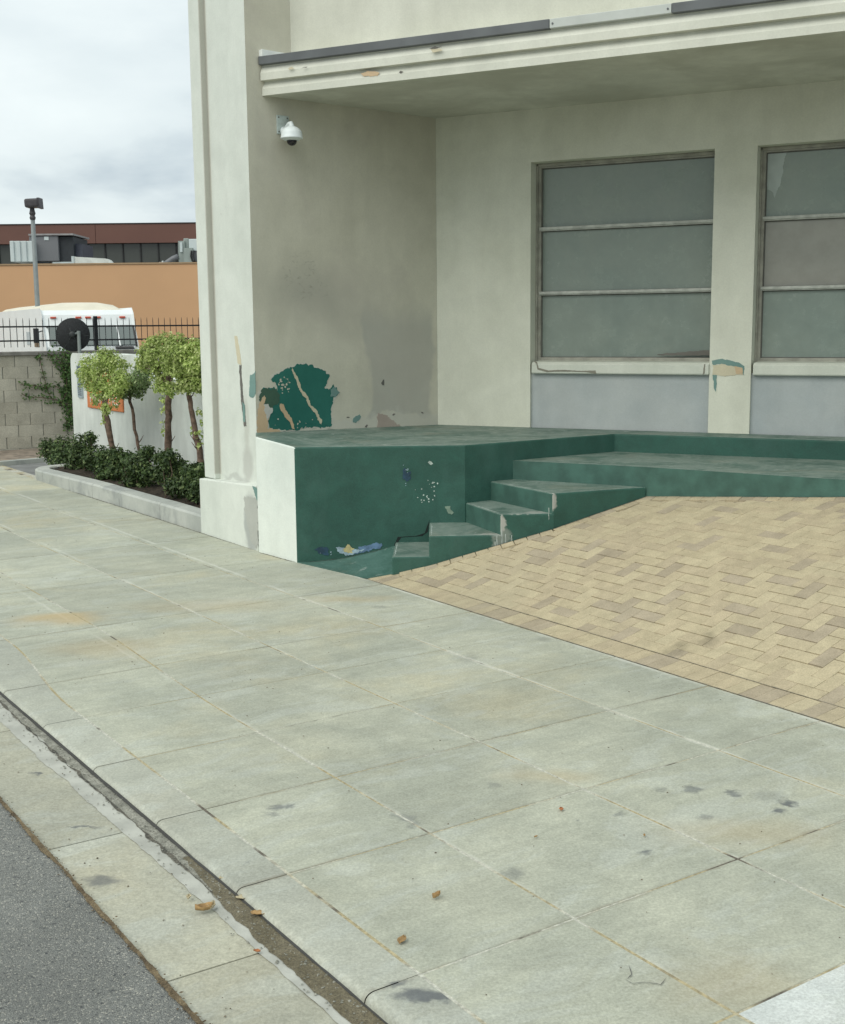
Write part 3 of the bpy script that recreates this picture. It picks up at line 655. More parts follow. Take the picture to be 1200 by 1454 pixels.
# peeled paint, traced on the walls as thin coats with ragged edges
def ragged_poly(px, fn, amp, seed, step=.007):
    amp *= 2.0
    P = [fn(*p) for p in px]; out = []
    for a, b in zip(P, P[1:] + P[:1]):
        n = max(1, int((b - a).length / step))
        for i in range(n): out.append(a.lerp(b, i / n))
    return [p + Vector((mnoise.noise(p * 19 + Vector((seed, 0, 0))) + .75 * mnoise.noise(p * 62 + Vector((seed, 9, 0))), mnoise.noise(p * 19 + Vector((0, seed, 4))) + .75 * mnoise.noise(p * 62 + Vector((3, seed, 0))), mnoise.noise(p * 19 + Vector((0, 7, seed))) + .75 * mnoise.noise(p * 62 + Vector((0, 2, seed))))) * amp for p in out]
def patch(name, px, n, off_fn, off, mat, parent, amp=.018, seed=1., thick=.003, **kw):
    base = off_fn(px[0][0], px[0][1], 0.)
    P = [q - n * (q - base).dot(n) for q in ragged_poly(px, lambda x, y: off_fn(x, y, 0.), amp, seed)]
    k = len(P); v = [p + n * off for p in P] + [p + n * (off - thick) for p in P]
    f = [tuple(range(k))] + [(i, (i + 1) % k, k + (i + 1) % k, k + i) for i in range(k)]
    return mesh(name, v, f, mat, parent, **kw)
z7 = lambda pts: [(340 + x / 4, 480 + y / 4) for x, y in pts]
M_gp = plaster('exposed_green_paint', (.026, .135, .108), (.038, .175, .142), bump=.2)
M_or = plaster('exposed_tan_render', (.55, .41, .26), (.62, .48, .32)); M_gr2 = plaster('exposed_grey_render', (.50, .50, .46), (.58, .58, .53)); M_mv = plaster('exposed_mauve_render', (.36, .30, .26), (.42, .36, .31)); M_mid = plaster('thin_green_paint', (.15, .26, .24), (.2, .31, .28)); M_dkedge = plaster('dark_paint_edge', (.10, .10, .09), (.2, .19, .17)); M_yel = plaster('old_cream_paint', (.55, .50, .36), (.62, .57, .42))  # M_dkedge is a dark grey-brown tone for chips, cracks and a streak
M_dol = plaster('dark_olive_paint', (.05, .105, .075), (.07, .13, .09))
gpat = z7([(176, 240), (205, 215), (240, 185), (290, 163), (330, 155), (400, 152), (440, 170), (480, 185), (512, 210), (500, 240), (482, 285), (510, 290), (540, 275), (565, 310), (545, 335), (530, 365), (518, 400), (524, 440), (523, 503), (440, 508), (380, 512), (330, 520), (240, 525), (165, 515), (165, 450), (135, 400), (120, 330), (130, 290), (165, 284), (212, 292), (208, 252)])
patch('peeled_green_patch', gpat, WN, on_side, .003, M_gp, bd, .012, 2)
_c = (sum(p[0] for p in gpat) / len(gpat), sum(p[1] for p in gpat) / len(gpat))
patch('lifted_paint_edge', [(_c[0] + (x - _c[0]) * 1.035, _c[1] + (y - _c[1]) * 1.03) for x, y in gpat], WN, on_side, .0018, plaster('broken_paint_edge', (.53, .52, .45), (.60, .59, .52)), bd, .013, 2)
patch('peeled_olive_patch', z7([(128, 290), (165, 285), (212, 295), (228, 330), (225, 370), (190, 390), (165, 450), (120, 400), (112, 330)]), WN, on_side, .005, M_dol, bd, .010, 5)
patch('tan_render_patch', z7([(140, 322), (150, 345), (138, 380), (165, 420), (160, 455), (158, 512), (200, 520), (245, 532), (330, 540), (240, 548), (110, 550), (98, 540), (100, 400), (118, 350)]), WN, on_side, .007, M_or, bd, .008, 8)
patch('grey_render_patch', z7([(140, 375), (165, 385), (188, 402), (175, 430), (160, 470), (150, 440), (135, 410)]), WN, on_side, .009, M_gr2, bd, .008, 9)
patch('bare_strip', z7([(300, 170), (315, 195), (335, 240), (352, 290), (385, 330), (410, 385), (440, 415), (465, 470), (460, 492), (448, 470), (432, 430), (400, 395), (370, 335), (340, 295), (322, 245), (300, 200), (292, 180)]), WN, on_side, .0065, M_yel, bd, .006, 12, step_=0) if False else patch('bare_strip', z7([(300, 170), (315, 195), (335, 240), (352, 290), (385, 330), (410, 385), (440, 415), (465, 470), (460, 492), (448, 470), (432, 430), (400, 395), (370, 335), (340, 295), (322, 245), (300, 200), (292, 180)]), WN, on_side, .0065, M_yel, bd, .006, 12)
patch('bare_strip', z7([(225, 370), (245, 378), (262, 410), (285, 445), (300, 470), (315, 518), (300, 512), (285, 480), (262, 455), (245, 420), (228, 395)]), WN, on_side, .0065, M_or, bd, .006, 14)
patch('thin_green_patch', z7([(515, 290), (542, 276), (566, 310), (545, 332), (520, 330)]), WN, on_side, .0062, M_mid, bd, .006, 17)
patch('peeled_green_chip', z7([(642, 460), (655, 445), (685, 435), (690, 450), (678, 470), (662, 482), (645, 475)]), WN, on_side, .003, M_mid, bd, .005, 19)
patch('mauve_render_patch', z7([(780, 510), (782, 445), (792, 425), (840, 440), (855, 465), (880, 475), (900, 492), (918, 505), (850, 512)]), WN, on_side, .003, M_mv, bd, .008, 21)
for i, pts in enumerate(([(608, 450), (622, 448), (626, 453), (612, 456)], [(866, 436), (876, 428), (886, 432), (872, 440)], [(1030, 420), (1038, 418), (1046, 426), (1036, 428)], [(804, 258), (815, 238), (822, 235), (822, 270), (812, 268)], [(712, 505), (722, 490), (730, 492), (722, 510)])):
    patch('paint_chip', z7(pts), WN, on_side, .003, M_dkedge, bd, .003, 30 + i)
# small islands of wall paint left on the green
rr = random.Random(5)
def dots(name, n, cxy, spread, fn, nrm, mat, rmin, rmax, off):
    B = MB()
    for i in range(n):
        x, y = rr.gauss(cxy[0], spread[0]), rr.gauss(cxy[1], spread[1]); c = fn(x, y, 0.) + nrm * off; r = rr.uniform(rmin, rmax); t = nrm.cross(UP).normalized()
        k = 7; pts = [c + t * math.cos(6.283 * j / k) * r * rr.uniform(.5, 1.3) + UP * math.sin(6.283 * j / k) * r * rr.uniform(.5, 1.3) for j in range(k)]
        B.add(pts + [p - nrm * .002 for p in pts], [tuple(range(k))] + [(j, (j + 1) % k, k + (j + 1) % k, k + j) for j in range(k)])
    return B.build(name, mat, bd, kind='stuff')
dots('paint_flecks', 26, (404, 545), (5, 5), on_side, WN, M_side, .003, .012, .0062)
dots('paint_flecks', 10, (425, 598), (14, 5), on_side, WN, M_side, .003, .012, .0062)
patch('paint_ridge', z7([(200, 519), (300, 528), (400, 520), (470, 512), (523, 506), (523, 513), (470, 520), (400, 530), (300, 538), (230, 528)]), WN, on_side, .0068, M_side, bd, .006, 40)
pier = lambda x, y, off: on_plane(x, y, V * (5.0 - off), V)
NV = -V
patch('green_paint_patch', z7([(60, 212), (78, 205), (92, 188), (94, 320), (80, 338), (56, 330)]), NV, pier, .003, M_mid, bd, .005, 50)
patch('paint_scar', [(333, 477), (337, 478), (341, 500), (343, 518), (338, 516), (335, 495)], NV, pier, .003, M_yel, bd, .004, 51)
patch('paint_crack', [(340, 518), (343, 518), (345, 560), (350, 605), (347, 606), (343, 570)], NV, pier, .004, M_dkedge, bd, .004, 52)
patch('paint_chip', [(345, 570), (348, 575), (349, 600), (346, 598)], NV, pier, .005, M_mid, bd, .003, 55)
plf = lambda x, y, off: on_plane(x, y, V * (4.893 - off), V)
patch('cement_scar', [(348, 704), (366, 708), (367, 770), (365, 780), (357, 770), (352, 745), (347, 720)], NV, plf, .003, plaster('bare_cement', (.36, .37, .34), (.44, .45, .41)), bd, .010, 53)
patch('green_chip', [(359, 690), (366, 694), (367, 712), (364, 706)], NV, plf, .006, M_mid, bd, .004, 54)
facef = lambda x, y, off: on_plane(x, y, NB * (BF + off), NB)
z6 = lambda pts: [(700 + x / 2.4, 180 + y / 2.4) for x, y in pts]
patch('green_paint_patch', z6([(747, 798), (765, 792), (800, 793), (840, 805), (857, 815), (855, 848), (845, 830), (800, 812), (770, 808), (750, 815)]), NB, facef, .003, M_mid, bd, .004, 60)
patch('tan_render_patch', z6([(750, 812), (790, 810), (850, 822), (852, 845), (800, 848), (750, 845)]), NB, facef, .004, M_yel, bd, .005, 61)
patch('tan_render_patch', z6([(822, 815), (850, 822), (852, 842), (830, 842)]), NB, facef, .006, M_or, bd, .003, 63)
patch('green_paint_run', z6([(750, 845), (764, 845), (762, 880), (760, 903), (754, 890)]), NB, facef, .005, M_mid, bd, .003, 62)
silf = lambda x, y, off: on_plane(x, y, NB * (BF + .022 + off), NB)
for i, pts in enumerate(([(140, 797), (150, 800), (156, 822), (190, 830), (240, 828), (300, 832), (350, 830), (352, 842), (320, 836), (240, 834), (185, 836), (152, 828), (148, 806)], [(720, 810), (724, 808), (722, 840), (714, 846), (716, 838)])):
    patch('paint_crack', z6(pts), NB, silf, .002, simple('sill_crack', (.22, .21, .17), .9), bd, .0012, 70 + i)
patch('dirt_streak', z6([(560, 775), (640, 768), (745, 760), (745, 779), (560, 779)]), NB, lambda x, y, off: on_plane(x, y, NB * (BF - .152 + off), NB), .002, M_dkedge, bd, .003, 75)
patch('sky_reflection_patch', [(1089, 209), (1119, 207), (1115, 222), (1112, 245), (1108, 262), (1100, 281), (1096, 272), (1089, 268)], NB, lambda x, y, off: on_plane(x, y, NB * (BF - .198 + off), NB), .002, simple('painted_sky_reflection', (.42, .48, .45), .3, .08, 8), bd, .004, 77)  # sky reflection on the pane, painted as a pale patch
# render chips on the canopy bands
canf = lambda x, y, off: on_plane(x, y, NB * (BC + off), NB)
z3 = lambda pts: [(250 + x / 3, y / 3) for x, y in pts]
patch('render_chip', z3([(790, 312), (820, 303), (868, 308), (860, 322), (800, 326)]), NB, canf, .003, M_or, bd, .004, 80)
patch('render_chip', z3([(950, 308), (960, 302), (970, 306), (960, 313)]), NB, canf, .003, M_dkedge, bd, .003, 81)
patch('render_chip', z3([(1090, 212), (1130, 206), (1142, 216), (1100, 224)]), NB, lambda x, y, o: canf(x, y, .022), .025, M_yel, bd, .004, 82)
patch('render_chip', z3([(1086, 210), (1110, 200), (1140, 203), (1100, 212)]), NB, lambda x, y, o: canf(x, y, .022), .028, M_dkedge, bd, .003, 83)
patch('render_chip', z3([(480, 292), (500, 287), (508, 296), (485, 300)]), NB, lambda x, y, o: canf(x, y, .022), .020, M_yel, bd, .003, 84)
patch('render_chip', z3([(540, 292), (565, 286), (560, 290)]), NB, lambda x, y, o: canf(x, y, .022), .020, M_dkedge, bd, .002, 85)

# ------------------------------------------------------------------ green steps and platform
st = thing('entrance_steps', 'green painted concrete steps and platform climbing beside the white ended block to the windows', 'steps')
Ap, Wp = Vector((-1.085, 10.38, 0)), Vector((-1.483, 10.90, 0))
Bp = Vector((.367, 10.42, 0)); BL = -10.98
t = (BL - Bp.dot(NB)) / V.dot(NB); Cp = Bp + V * t
Dp = ab(3.9, BL); D2 = ab(3.9, BF + .01)
M_riser = simple('green_paint_lit_riser', (.050, .118, .094), .6, .22, 5, .3); MGS = [M_tread, M_green, M_white]  # riser green painted lighter, partly for the light the risers catch
o = MB().prism([(Wp, 1.047), (Ap, 1.0), (Bp, 1.0), (Cp, 1.0), (Dp, 1.0), (D2, 1.0), (P2 + (P1 - P2).normalized() * -.02 - WN * .02, 1.0), (P1 - WN * .02, 1.065)], -.15, 1, 0, [2, 1, 1, 1, 1, 1, 1, 2]).build('platform', MGS, st); bevel(o, .014, 3)
# landing
Ep = [Vector((.837, 10.70, 0)), Vector((1.856, 10.12, 0)), Vector((3.054, 9.24, 0)), Vector((4.6, 8.26, 0))]
def onBC(x): return Bp + V * ((x - Bp.x) / V.x)
e0 = onBC(.80)
o = MB().prism([e0 + V * 0, Ep[1], Ep[2], Ep[3], ab(3.9, BL + .02), Dp - NB * .02, Cp - NB * .02, Cp + V * .02], -.1, .832, 0, [2, 2, 2, 1, 1, 1, 1, 1]).build('landing', [M_tread, M_green, M_riser], st); bevel(o, .010, 3)
def step(poly, z): 
    o = MB().prism(poly, -.1, z, 0, [1, 1, 1, 2]).build('step', [M_tread, M_green, M_riser], st); bevel(o, .012, 3); return o
inn = lambda P: P + Vector((-.0, .03, 0))
step([OUT0 + Vector((.0, 0, 0)), OUT1 + Vector((.02, 0, 0)), Vector((.09, 10.45, 0)), Vector((-.235, 10.44, 0))], .165)
step([OUT1, OUT2 + Vector((.02, .001, 0)), Bp + Vector((.05, .04, 0)), Vector((.06, 10.44, 0))], .332)
step([OUT2, OUT3 + Vector((.02, .002, 0)), onBC(.66) + Vector((-.01, .03, 0)), Bp + Vector((.0, .03, 0))], .500)
step([OUT3, OUT4 + Vector((.01, .0, 0)), e0 + Vector((.04, .03, 0)), onBC(.60) + Vector((-.02, .03, 0))], .665)
# sloping painted strip at the foot of the block
B = MB(); rows = 8; v = []; f = []
for i in range(rows + 1):
    t = i / rows; p = Vector((-.455, 9.66, 0)).lerp(Vector((-.24, 9.722, 0)), t); q = Ap.lerp(Vector((-.24, 10.41, 0)), t)
    for s_ in (0, .25, .5, .75, 1):
        w = p.lerp(q, s_); v.append(Vector((w.x, w.y, ramp_z(max(5.03, w.dot(V))) + .004)))
n = len(v); v += [p - UP * .1 for p in v]
for i in range(rows):
    for j in range(4): f.append((i * 5 + j, (i + 1) * 5 + j, (i + 1) * 5 + j + 1, i * 5 + j + 1))
for i in range(rows): f += [(i * 5, n + i * 5, n + (i + 1) * 5, (i + 1) * 5)]
for j in range(4): f += [(j, j + 1, n + j + 1, n + j)]
M_strip = green('green_paint_floor_strip', 2)
mesh('painted_strip', v, f, M_strip, st)
# rubbed pale nosings along the step edges
M_nose = simple('rubbed_nosing', (.33, .40, .365), .8, .3, 20, .3)
def nosing(a, b, z, w=.014, inset=.008):
    inset += .011
    d = (b - a).normalized(); n = Vector((-d.y, d.x, 0)); n = n if n.y > 0 else -n
    strip('rubbed_edge', [a + d * .02 + n * inset, a.lerp(b, .5) + n * inset, b - d * .02 + n * inset], w, z + .0006, M_nose, st, .35)
nosing(OUT0, OUT1, .165); nosing(OUT1, OUT2, .332, .018); nosing(OUT2, OUT3, .500, .022); nosing(OUT3, OUT4, .665, .014)
nosing(Ap, Bp, 1.0, .020, .010); nosing(Bp, Cp, 1.0, .016, .010); nosing(Cp, Dp, 1.0, .02, .012)
for a, b in zip(Ep, Ep[1:]): nosing(a, b, .832, .012, .012)
def nosing2(a, b, z, w=.014):
    d = (b - a).normalized(); n = Vector((d.y, -d.x, 0)); n = n if n.x > 0 else -n
    strip('rubbed_edge', [a + d * .04 + n * .019, a.lerp(b, .5) + n * .019, b - d * .06 + n * .019], w, z + .0006, M_nose, st, .35)
nosing2(OUT1, Vector((.06, 10.40, 0)), .332); nosing2(OUT2, Bp, .500, .02); nosing2(OUT3, onBC(.60), .665, .02); nosing2(OUT0, Vector((-.235, 10.40, 0)), .165)
M_base = dirt('dirt_in_base_joint', (.07, .065, .055), (.20, .19, .16), .95)
strip('base_joint_dirt', [uv(15.5, 4.895), uv(13, 4.893), uv(11.165, 4.885), uv(9.93, 4.885)], .014, .0035, M_base, st, .5)
strip('base_joint_dirt', [Wp + Vector((-.012, -.004, 0)), Ap + Vector((-.008, -.006, 0))], .014, .0035, M_base, st, .5)
strip('base_joint_dirt', [Ap + Vector((.02, -.006, 0)), Vector((-.24, 10.395, 0))], .012, lambda p: ramp_z(max(5.03, p.dot(V))) + .0075, M_base, st, .4)
strip('base_joint_dirt', [Vector((-.25, 9.712, 0)), OUT2 + Vector((0, -.008, 0)), OUT3 + Vector((0, -.008, 0)), OUT4 + Vector((0, -.008, 0)), LAND[2] + Vector((0, -.010, 0)), LAND[3] + Vector((0, -.010, 0))], .012, lambda p: ramp_z(p.dot(V)) + .007, M_base, st, .3)
M_milk = simple('milky_drip', (.42, .48, .45), .7, .2)
for x0, z1, L in ((.60, .33, .20), (.64, .40, .24), (.67, .34, .12), (.72, .33, .08), (.585, .28, .10), (1.02, .55, .10)):
    B = MB(); yy = interp(x0, [(.05, 9.735), (.63, 9.752), (1.05, 9.765)]) - .0022
    pts = []
    for i in range(9):
        t = i / 8; ww = .0035 * (1 - .6 * t) + .002 * mnoise.noise(Vector((x0 * 40, t * 7, 0))); xx = x0 + .004 * mnoise.noise(Vector((x0 * 30, t * 4, 2))); pts += [Vector((xx - ww, yy, z1 - L * t)), Vector((xx + ww, yy, z1 - L * t))]
    B.add(pts, [(2 * i, 2 * i + 1, 2 * i + 3, 2 * i + 2) for i in range(8)]); B.build('paint_drip', M_milk, st)
# marks on the green face
gf = lambda x, y, off: on_plane(x, y, Ap + Vector((0, -off, 0)), (Bp - Ap).cross(UP).normalized())
GN = (Bp - Ap).cross(UP).normalized()
if GN.y > 0: GN = -GN
M_blue = simple('blue_paint_smear', (.10, .17, .27), .6, .4, 14); M_blue2 = simple('pale_blue_smear', (.30, .40, .46), .7, .3, 14); M_ylw = simple('yellow_paint_smear', (.50, .44, .22), .7, .3, 14); M_dkb = simple('dark_blue_smear', (.02, .055, .09), .5, .3, 14); M_lg = simple('pale_green_fleck', (.42, .50, .45), .7, .3, 14)
def gpatch(name, px, off, mat, seed, amp=.010): return patch(name, px, GN, gf, off, mat, st, amp, seed)
z4 = lambda pts: [(280 + x / 3, 400 + y / 3) for x, y in pts]
gpatch('blue_smear', z4([(640, 1150), (680, 1140), (700, 1128), (740, 1118), (782, 1115), (780, 1135), (745, 1142), (700, 1160), (650, 1165)]), .003, M_blue, 90)
gpatch('pale_smear', z4([(593, 1132), (615, 1135), (650, 1145), (700, 1140), (715, 1140), (690, 1152), (640, 1166), (610, 1156)]), .0045, M_blue2, 91)
gpatch('yellow_smear', z4([(615, 1140), (640, 1115), (655, 1122), (672, 1140), (665, 1155), (630, 1152)]), .006, M_ylw, 92)
gpatch('dark_smear', z4([(500, 1140), (530, 1130), (556, 1132), (558, 1165), (520, 1160)]), .003, M_dkb, 93)
gpatch('dark_smear', z4([(876, 800), (888, 792), (892, 815), (908, 805), (912, 840), (894, 850), (884, 835), (872, 838)]), .003, M_dkb, 94, .007)
gpatch('pale_fleck', z4([(982, 772), (992, 766), (1004, 774), (994, 782)]), .003, M_lg, 95, .004)
gpatch('pale_fleck', z4([(1055, 958), (1075, 955), (1095, 985), (1080, 992), (1060, 975)]), .003, simple('grey_green_fleck', (.19, .26, .2), .7, .3), 96, .006)
def gdots(n, cxy, spread, mat, r0, r1):
    B = MB()
    for i in range(n):
        c = gf(rr.gauss(cxy[0], spread[0]), rr.gauss(cxy[1], spread[1]), 0.) + GN * .003; r = rr.uniform(r0, r1); t = GN.cross(UP).normalized(); k = 6
        pts = [c + t * math.cos(6.283 * j / k) * r * rr.uniform(.5, 1.3) + UP * math.sin(6.283 * j / k) * r * rr.uniform(.5, 1.3) for j in range(k)]
        B.add(pts + [p - GN * .002 for p in pts], [tuple(range(k))] + [(j, (j + 1) % k, k + (j + 1) % k, k + j) for j in range(k)])
    B.build('paint_flecks', mat, st, kind='stuff')
gdots(16, (604, 705), (7, 6), M_lg, .003, .008); gdots(7, (614, 685), (4, 6), M_lg, .003, .008); gdots(9, (577, 670), (4, 8), M_blue2, .003, .008); gdots(5, (465, 785), (6, 2), M_blue2, .003, .007)
# dark gap where the first steps were cut against the block
gpatch('dark_gap', [(555, 789), (560, 773), (565, 762.5), (590, 761), (603, 757), (607, 746), (610, 738), (607.5, 755), (600, 761), (570, 763), (561, 776), (557, 791)], .002, simple('deep_gap', (.012, .02, .018), .9), 97, .001)

# ------------------------------------------------------------------ security camera
sc = thing('security_camera', 'white dome security camera on a bracket high on the side wall under the canopy', 'camera')
M_wp = simple('white_enamel', (.74, .80, .80), .35, .04, 8, .02); M_gal = simple('pale_painted_plate', (.50, .57, .54), .5, .12, 20, .1); M_dome = NT('smoked_dome').done((.012, .010, .014), .08, spec=.6)
c0 = on_side(392, 163); c1 = on_side(410, 192)
w0, w1 = (c0 - P1).dot(WD), (c1 - P1).dot(WD); zc0, zc1 = c0.z, c1.z
OO = Vector((P1.x, P1.y, 0))
o = MB().box(OO, WD, WN, UP, w0, w1, 0, .012, zc1, zc0).build('mounting_plate', M_gal, sc); bevel(o, .004)
for a in (w0 + .02, w1 - .02):
    for z in (zc0 - .02, zc1 + .02): MB().lathe(OO + WD * a + WN * .012 + UP * z, WN, [(0, .004), (.006, .004), (.008, 0)], 8).build('screw', M_crack, sc)
aw = (w0 + w1) / 2 + .01; hc = OO + WD * aw; hd = .15
pc = on_plane(414, 184, OO + WN * hd, WN); aw2 = (pc - OO).dot(WD)
hub = OO + WD * aw2 + WN * hd
zt = pc.z
s0 = OO + WD * aw + WN * .012 + UP * (zt - .0)
MB().lathe(s0, WN, [(.0, .0), (.045, 0), (.042, .012), (.03, .02)], 18).build('bracket_flange', M_wp, sc, smooth=True)
top = Vector((hub.x, hub.y, zt + .0))
MB().tube([s0, s0.lerp(top, .35) + UP * .030, s0.lerp(top, .7) + UP * .052, top + UP * .052 - (top - s0).normalized() * .006, top + UP * .035 + (top - s0).normalized() * .004, top], [.020, .021, .022, .023, .023, .026], 14).build('arm', M_wp, sc, smooth=True)
MB().lathe(top, -UP, [(.0, -.03), (.028, -.03), (.055, -.018), (.074, -.004), (.082, .006), (.090, .016), (.094, .03), (.097, .065), (.100, .070), (.100, .078), (.084, .080), (.07, .092), (.045, .094)], 30).build('housing', M_wp, sc, smooth=True)
MB().lathe(top - UP * .092, -UP, [(.046, .0), (.0455, .012), (.040, .028), (.028, .040), (.012, .046), (0, .047)], 24).build('dome', M_dome, sc, smooth=True)

# ------------------------------------------------------------------ planter
pk = thing('planter_curb', 'low grey concrete curb edging the hedge bed left of the building corner', 'curb')
def pz(u): return -.0 - .05 * sstep(14, 18, u)
M_pk = plaster('planter_curb_concrete', (.38, .40, .37), (.47, .485, .445), lambda q, c: q.mix(q.math('MULTIPLY', q.rng(q.noise(2.3, 5, .65, .4), .48, .64), .6), c, (.26, .275, .27)), bump=.5)
pj = [11.17, 12.25, 13.45, 14.35, 15.2, 16.3]
def pstone(path, w=.2, h0=.175):
    v = []; f = []; n = len(path)
    for i, p in enumerate(path):
        t = (path[min(i + 1, n - 1)] - path[max(i - 1, 0)]).normalized(); s_ = Vector((t.y, -t.x, 0)); u = p.dot(S); b = pz(u)
        j1 = .004 * mnoise.noise(p * 3); j2 = .004 * mnoise.noise(p * 5 + Vector((3, 1, 0)))
        for a, z in ((0, -.1), (.0, h0 - .02), (.018, h0), (w - .015, h0 + .002), (w, h0 - .015), (w, -.1)): q = p + s_ * (a + j1); v.append(Vector((q.x, q.y, b + z + j2)))
    for i in range(n - 1):
        for k in range(5): f.append((i * 6 + k, i * 6 + k + 1, (i + 1) * 6 + k + 1, (i + 1) * 6 + k))
    f += [tuple(range(6))[::-1], tuple((n - 1) * 6 + k for k in range(6))]
    return mesh('curb_stone', v, f, M_pk, pk)
for a, b in zip(pj, pj[1:]): pstone([uv(a + .004 + (b - a - .008) * i / 4, 4.905 - .01 * sstep(12, 16, a + (b - a) * i / 4)) for i in range(5)])
pstone([uv(16.304, 4.895), uv(16.55, 4.90), uv(16.8, 4.95), uv(17.0, 5.06), uv(17.12, 5.22), uv(17.18, 5.45), uv(17.6, 5.95)])
M_soil = dirt('dark_mulch', (.022, .018, .013), (.06, .045, .03), .95)
v = []; f = []; uu = [11.15 + i * .12 for i in range(54)]; vv = [5.07 + i * .12 for i in range(11)]
for u in uu:
    for w in vv: w2 = w if u < 16.7 else 5.3 + (w - 5.07) * .8; v.append(uv(min(u, 17.2), w2, .115 + .03 * mnoise.noise(Vector((u * 3, w * 3, 0))) + .02 * mnoise.noise(Vector((u * 11, w * 11, 0))) + .05 * (w - 5.07)))
n = len(vv); f = [(i * n + j, (i + 1) * n + j, (i + 1) * n + j + 1, i * n + j + 1) for i in range(len(uu) - 1) for j in range(n - 1)]
mesh('planter_soil', v, f, M_soil, **STR)

def leaf_mat(name, c0, c1, c2, tr=.25):
    q = NT(name); i = q.island(); g = q.noise(3.5, 4)
    c = q.mix(q.rng(i, 0, .6, 0, 1, False), c0, c1); c = q.mix(q.rng(i, .72, 1, 0, 1, False), c, c2); c = q.mul(c, q.rng(g, .3, .7, .8, 1.2))
    q.done(c, .5, spec=.35)
    t = q.n('ShaderNodeBsdfTranslucent'); q.set(t.inputs[0], c); mxs = q.n('ShaderNodeMixShader'); mxs.inputs[0].default_value = tr
    q.t.links.new(q.b.outputs[0], mxs.inputs[1]); q.t.links.new(t.outputs[0], mxs.inputs[2]); q.t.links.new(mxs.outputs[0], q.o.inputs[0]); return q.mat
M_lf = leaf_mat('bright_foliage', (.23, .32, .08), (.44, .54, .17), (.64, .68, .34), .35)
M_lf2 = leaf_mat('grey_green_foliage', (.14, .22, .085), (.25, .33, .15), (.36, .43, .22), .3)
M_hd = leaf_mat('dark_hedge_foliage', (.024, .048, .016), (.065, .11, .032), (.15, .20, .07), .15)
M_ivy = leaf_mat('ivy_foliage', (.04, .09, .025), (.09, .17, .045), (.15, .24, .07), .2)
M_bark = simple('brown_bark', (.125, .085, .062), .9, .45, 22, 1.); M_stake = simple('stained_stake', (.085, .055, .042), .85, .3, 10, .5)
def leaf(B, p, n, size, r):
    t = n.orthogonal().normalized(); t = Matrix.Rotation(r.uniform(0, 6.283), 3, n) @ t; s_ = n.cross(t); L = size * r.uniform(.5, 1.35); w = L * r.uniform(.26, .38); k = len(B.v)
    B.v += [p, p + t * L * .5 + s_ * w + n * L * .10, p + t * L - n * L * .08, p + t * L * .5 - s_ * w + n * L * .10]
    B.f += [(k, k + 1, k + 2), (k, k + 2, k + 3)]; B.m += [0, 0]
def foliage(blobs, count, size, r, droop=0., shell=.55):
    B = MB(); tot = sum(b[1] ** 2 for b in blobs)
    for c, R, sq in blobs:
        for i in range(int(count * R * R / tot)):
            d = Vector((r.gauss(0, 1), r.gauss(0, 1), r.gauss(0, 1))).normalized(); rad = R * (shell + (1 - shell) * r.random() ** .5) * (1 + .34 * mnoise.noise(c * 5 + d * 2.3) + .42 * mnoise.noise(c * 9 + d * 6)) * (1.18 if r.random() < .12 else 1)
            p = c + Vector((d.x * rad, d.y * rad, d.z * rad * sq))
            n = (d + Vector((r.gauss(0, .5), r.gauss(0, .5), r.gauss(0, .5) + .5))).normalized(); leaf(B, p, n, size, r)
    return B
def tree(label, foot, path, rad, crown, lmat, count, size, seed, extra=(), sprouts=()):
    r = random.Random(seed); t = thing('ornamental_tree', label, 'tree', group='lollipop clipped small trees in the planter')
    fine = []; fr_ = []
    for a, b, ra, rb_ in zip(path, path[1:], rad, rad[1:]):
        for i in range(4):
            p = a.lerp(b, i / 4); k = len(fine); fine.append(p + Vector((mnoise.noise(p * 9 + Vector((seed, 0, 0))), mnoise.noise(p * 9 + Vector((0, seed, 0))), 0)) * .022); fr_.append((ra + (rb_ - ra) * i / 4) * (1 + .22 * mnoise.noise(p * 14 + Vector((seed, 2, 0)))))
    fine.append(path[-1]); fr_.append(rad[-1]); B = MB().tube(fine, fr_, 9)
    for i in range(5):
        a = fine[int(len(fine) * r.uniform(.35, .95)) - 1]; d = Vector((r.uniform(-1, 1), r.uniform(-1, 1), .7)).normalized(); B.tube([a, a + d * .06, a + d * .11 + UP * .03], [.010, .006, .003], 5)
    tr = B.build('trunk', M_bark, t, smooth=True)
    for e_path, e_rad in extra: MB().tube(e_path, e_rad, 8).build('trunk', M_bark, t, smooth=True)
    B = MB()
    for c, R, sq in crown: 
        a = path[-1]; mid = a.lerp(c, .5) + Vector((r.gauss(0, .03), r.gauss(0, .03), .02)); B.tube([path[-2].lerp(a, .7), mid, c], [rad[-1] * .7, .010, .004], 6)
        for i in range(3):
            d = Vector((r.gauss(0, 1), r.gauss(0, 1), r.gauss(0, 1) + .4)).normalized(); B.tube([mid, mid.lerp(c, .6) + d * R * .4, c + d * R * .85], [.007, .005, .002], 5)
    B.build('branches', M_bark, t)
    FB = foliage(crown, int(count * 1.6), size * .88, r)
    for c, n in sprouts:
        for i in range(n):
            d = Vector((r.gauss(0, 1), r.gauss(0, 1), r.gauss(0, 1))).normalized(); leaf(FB, c + d * .06 * r.random(), (d + UP * .4).normalized(), size, r)
    FB.build('crown', lmat, t); return t
T = lambda x, y, v=5.6: on_plane(x, y, V * v, V)
def blobs(spec, v0, r):
    out = []
    for x, y, px in spec:
        dv = r.uniform(-.10, .10); c = T(x, y, v0 + dv); R = px * (c - EYEV).length / FPX * .9; out.append((c, R, .9))
    return out
rt_ = random.Random(11)
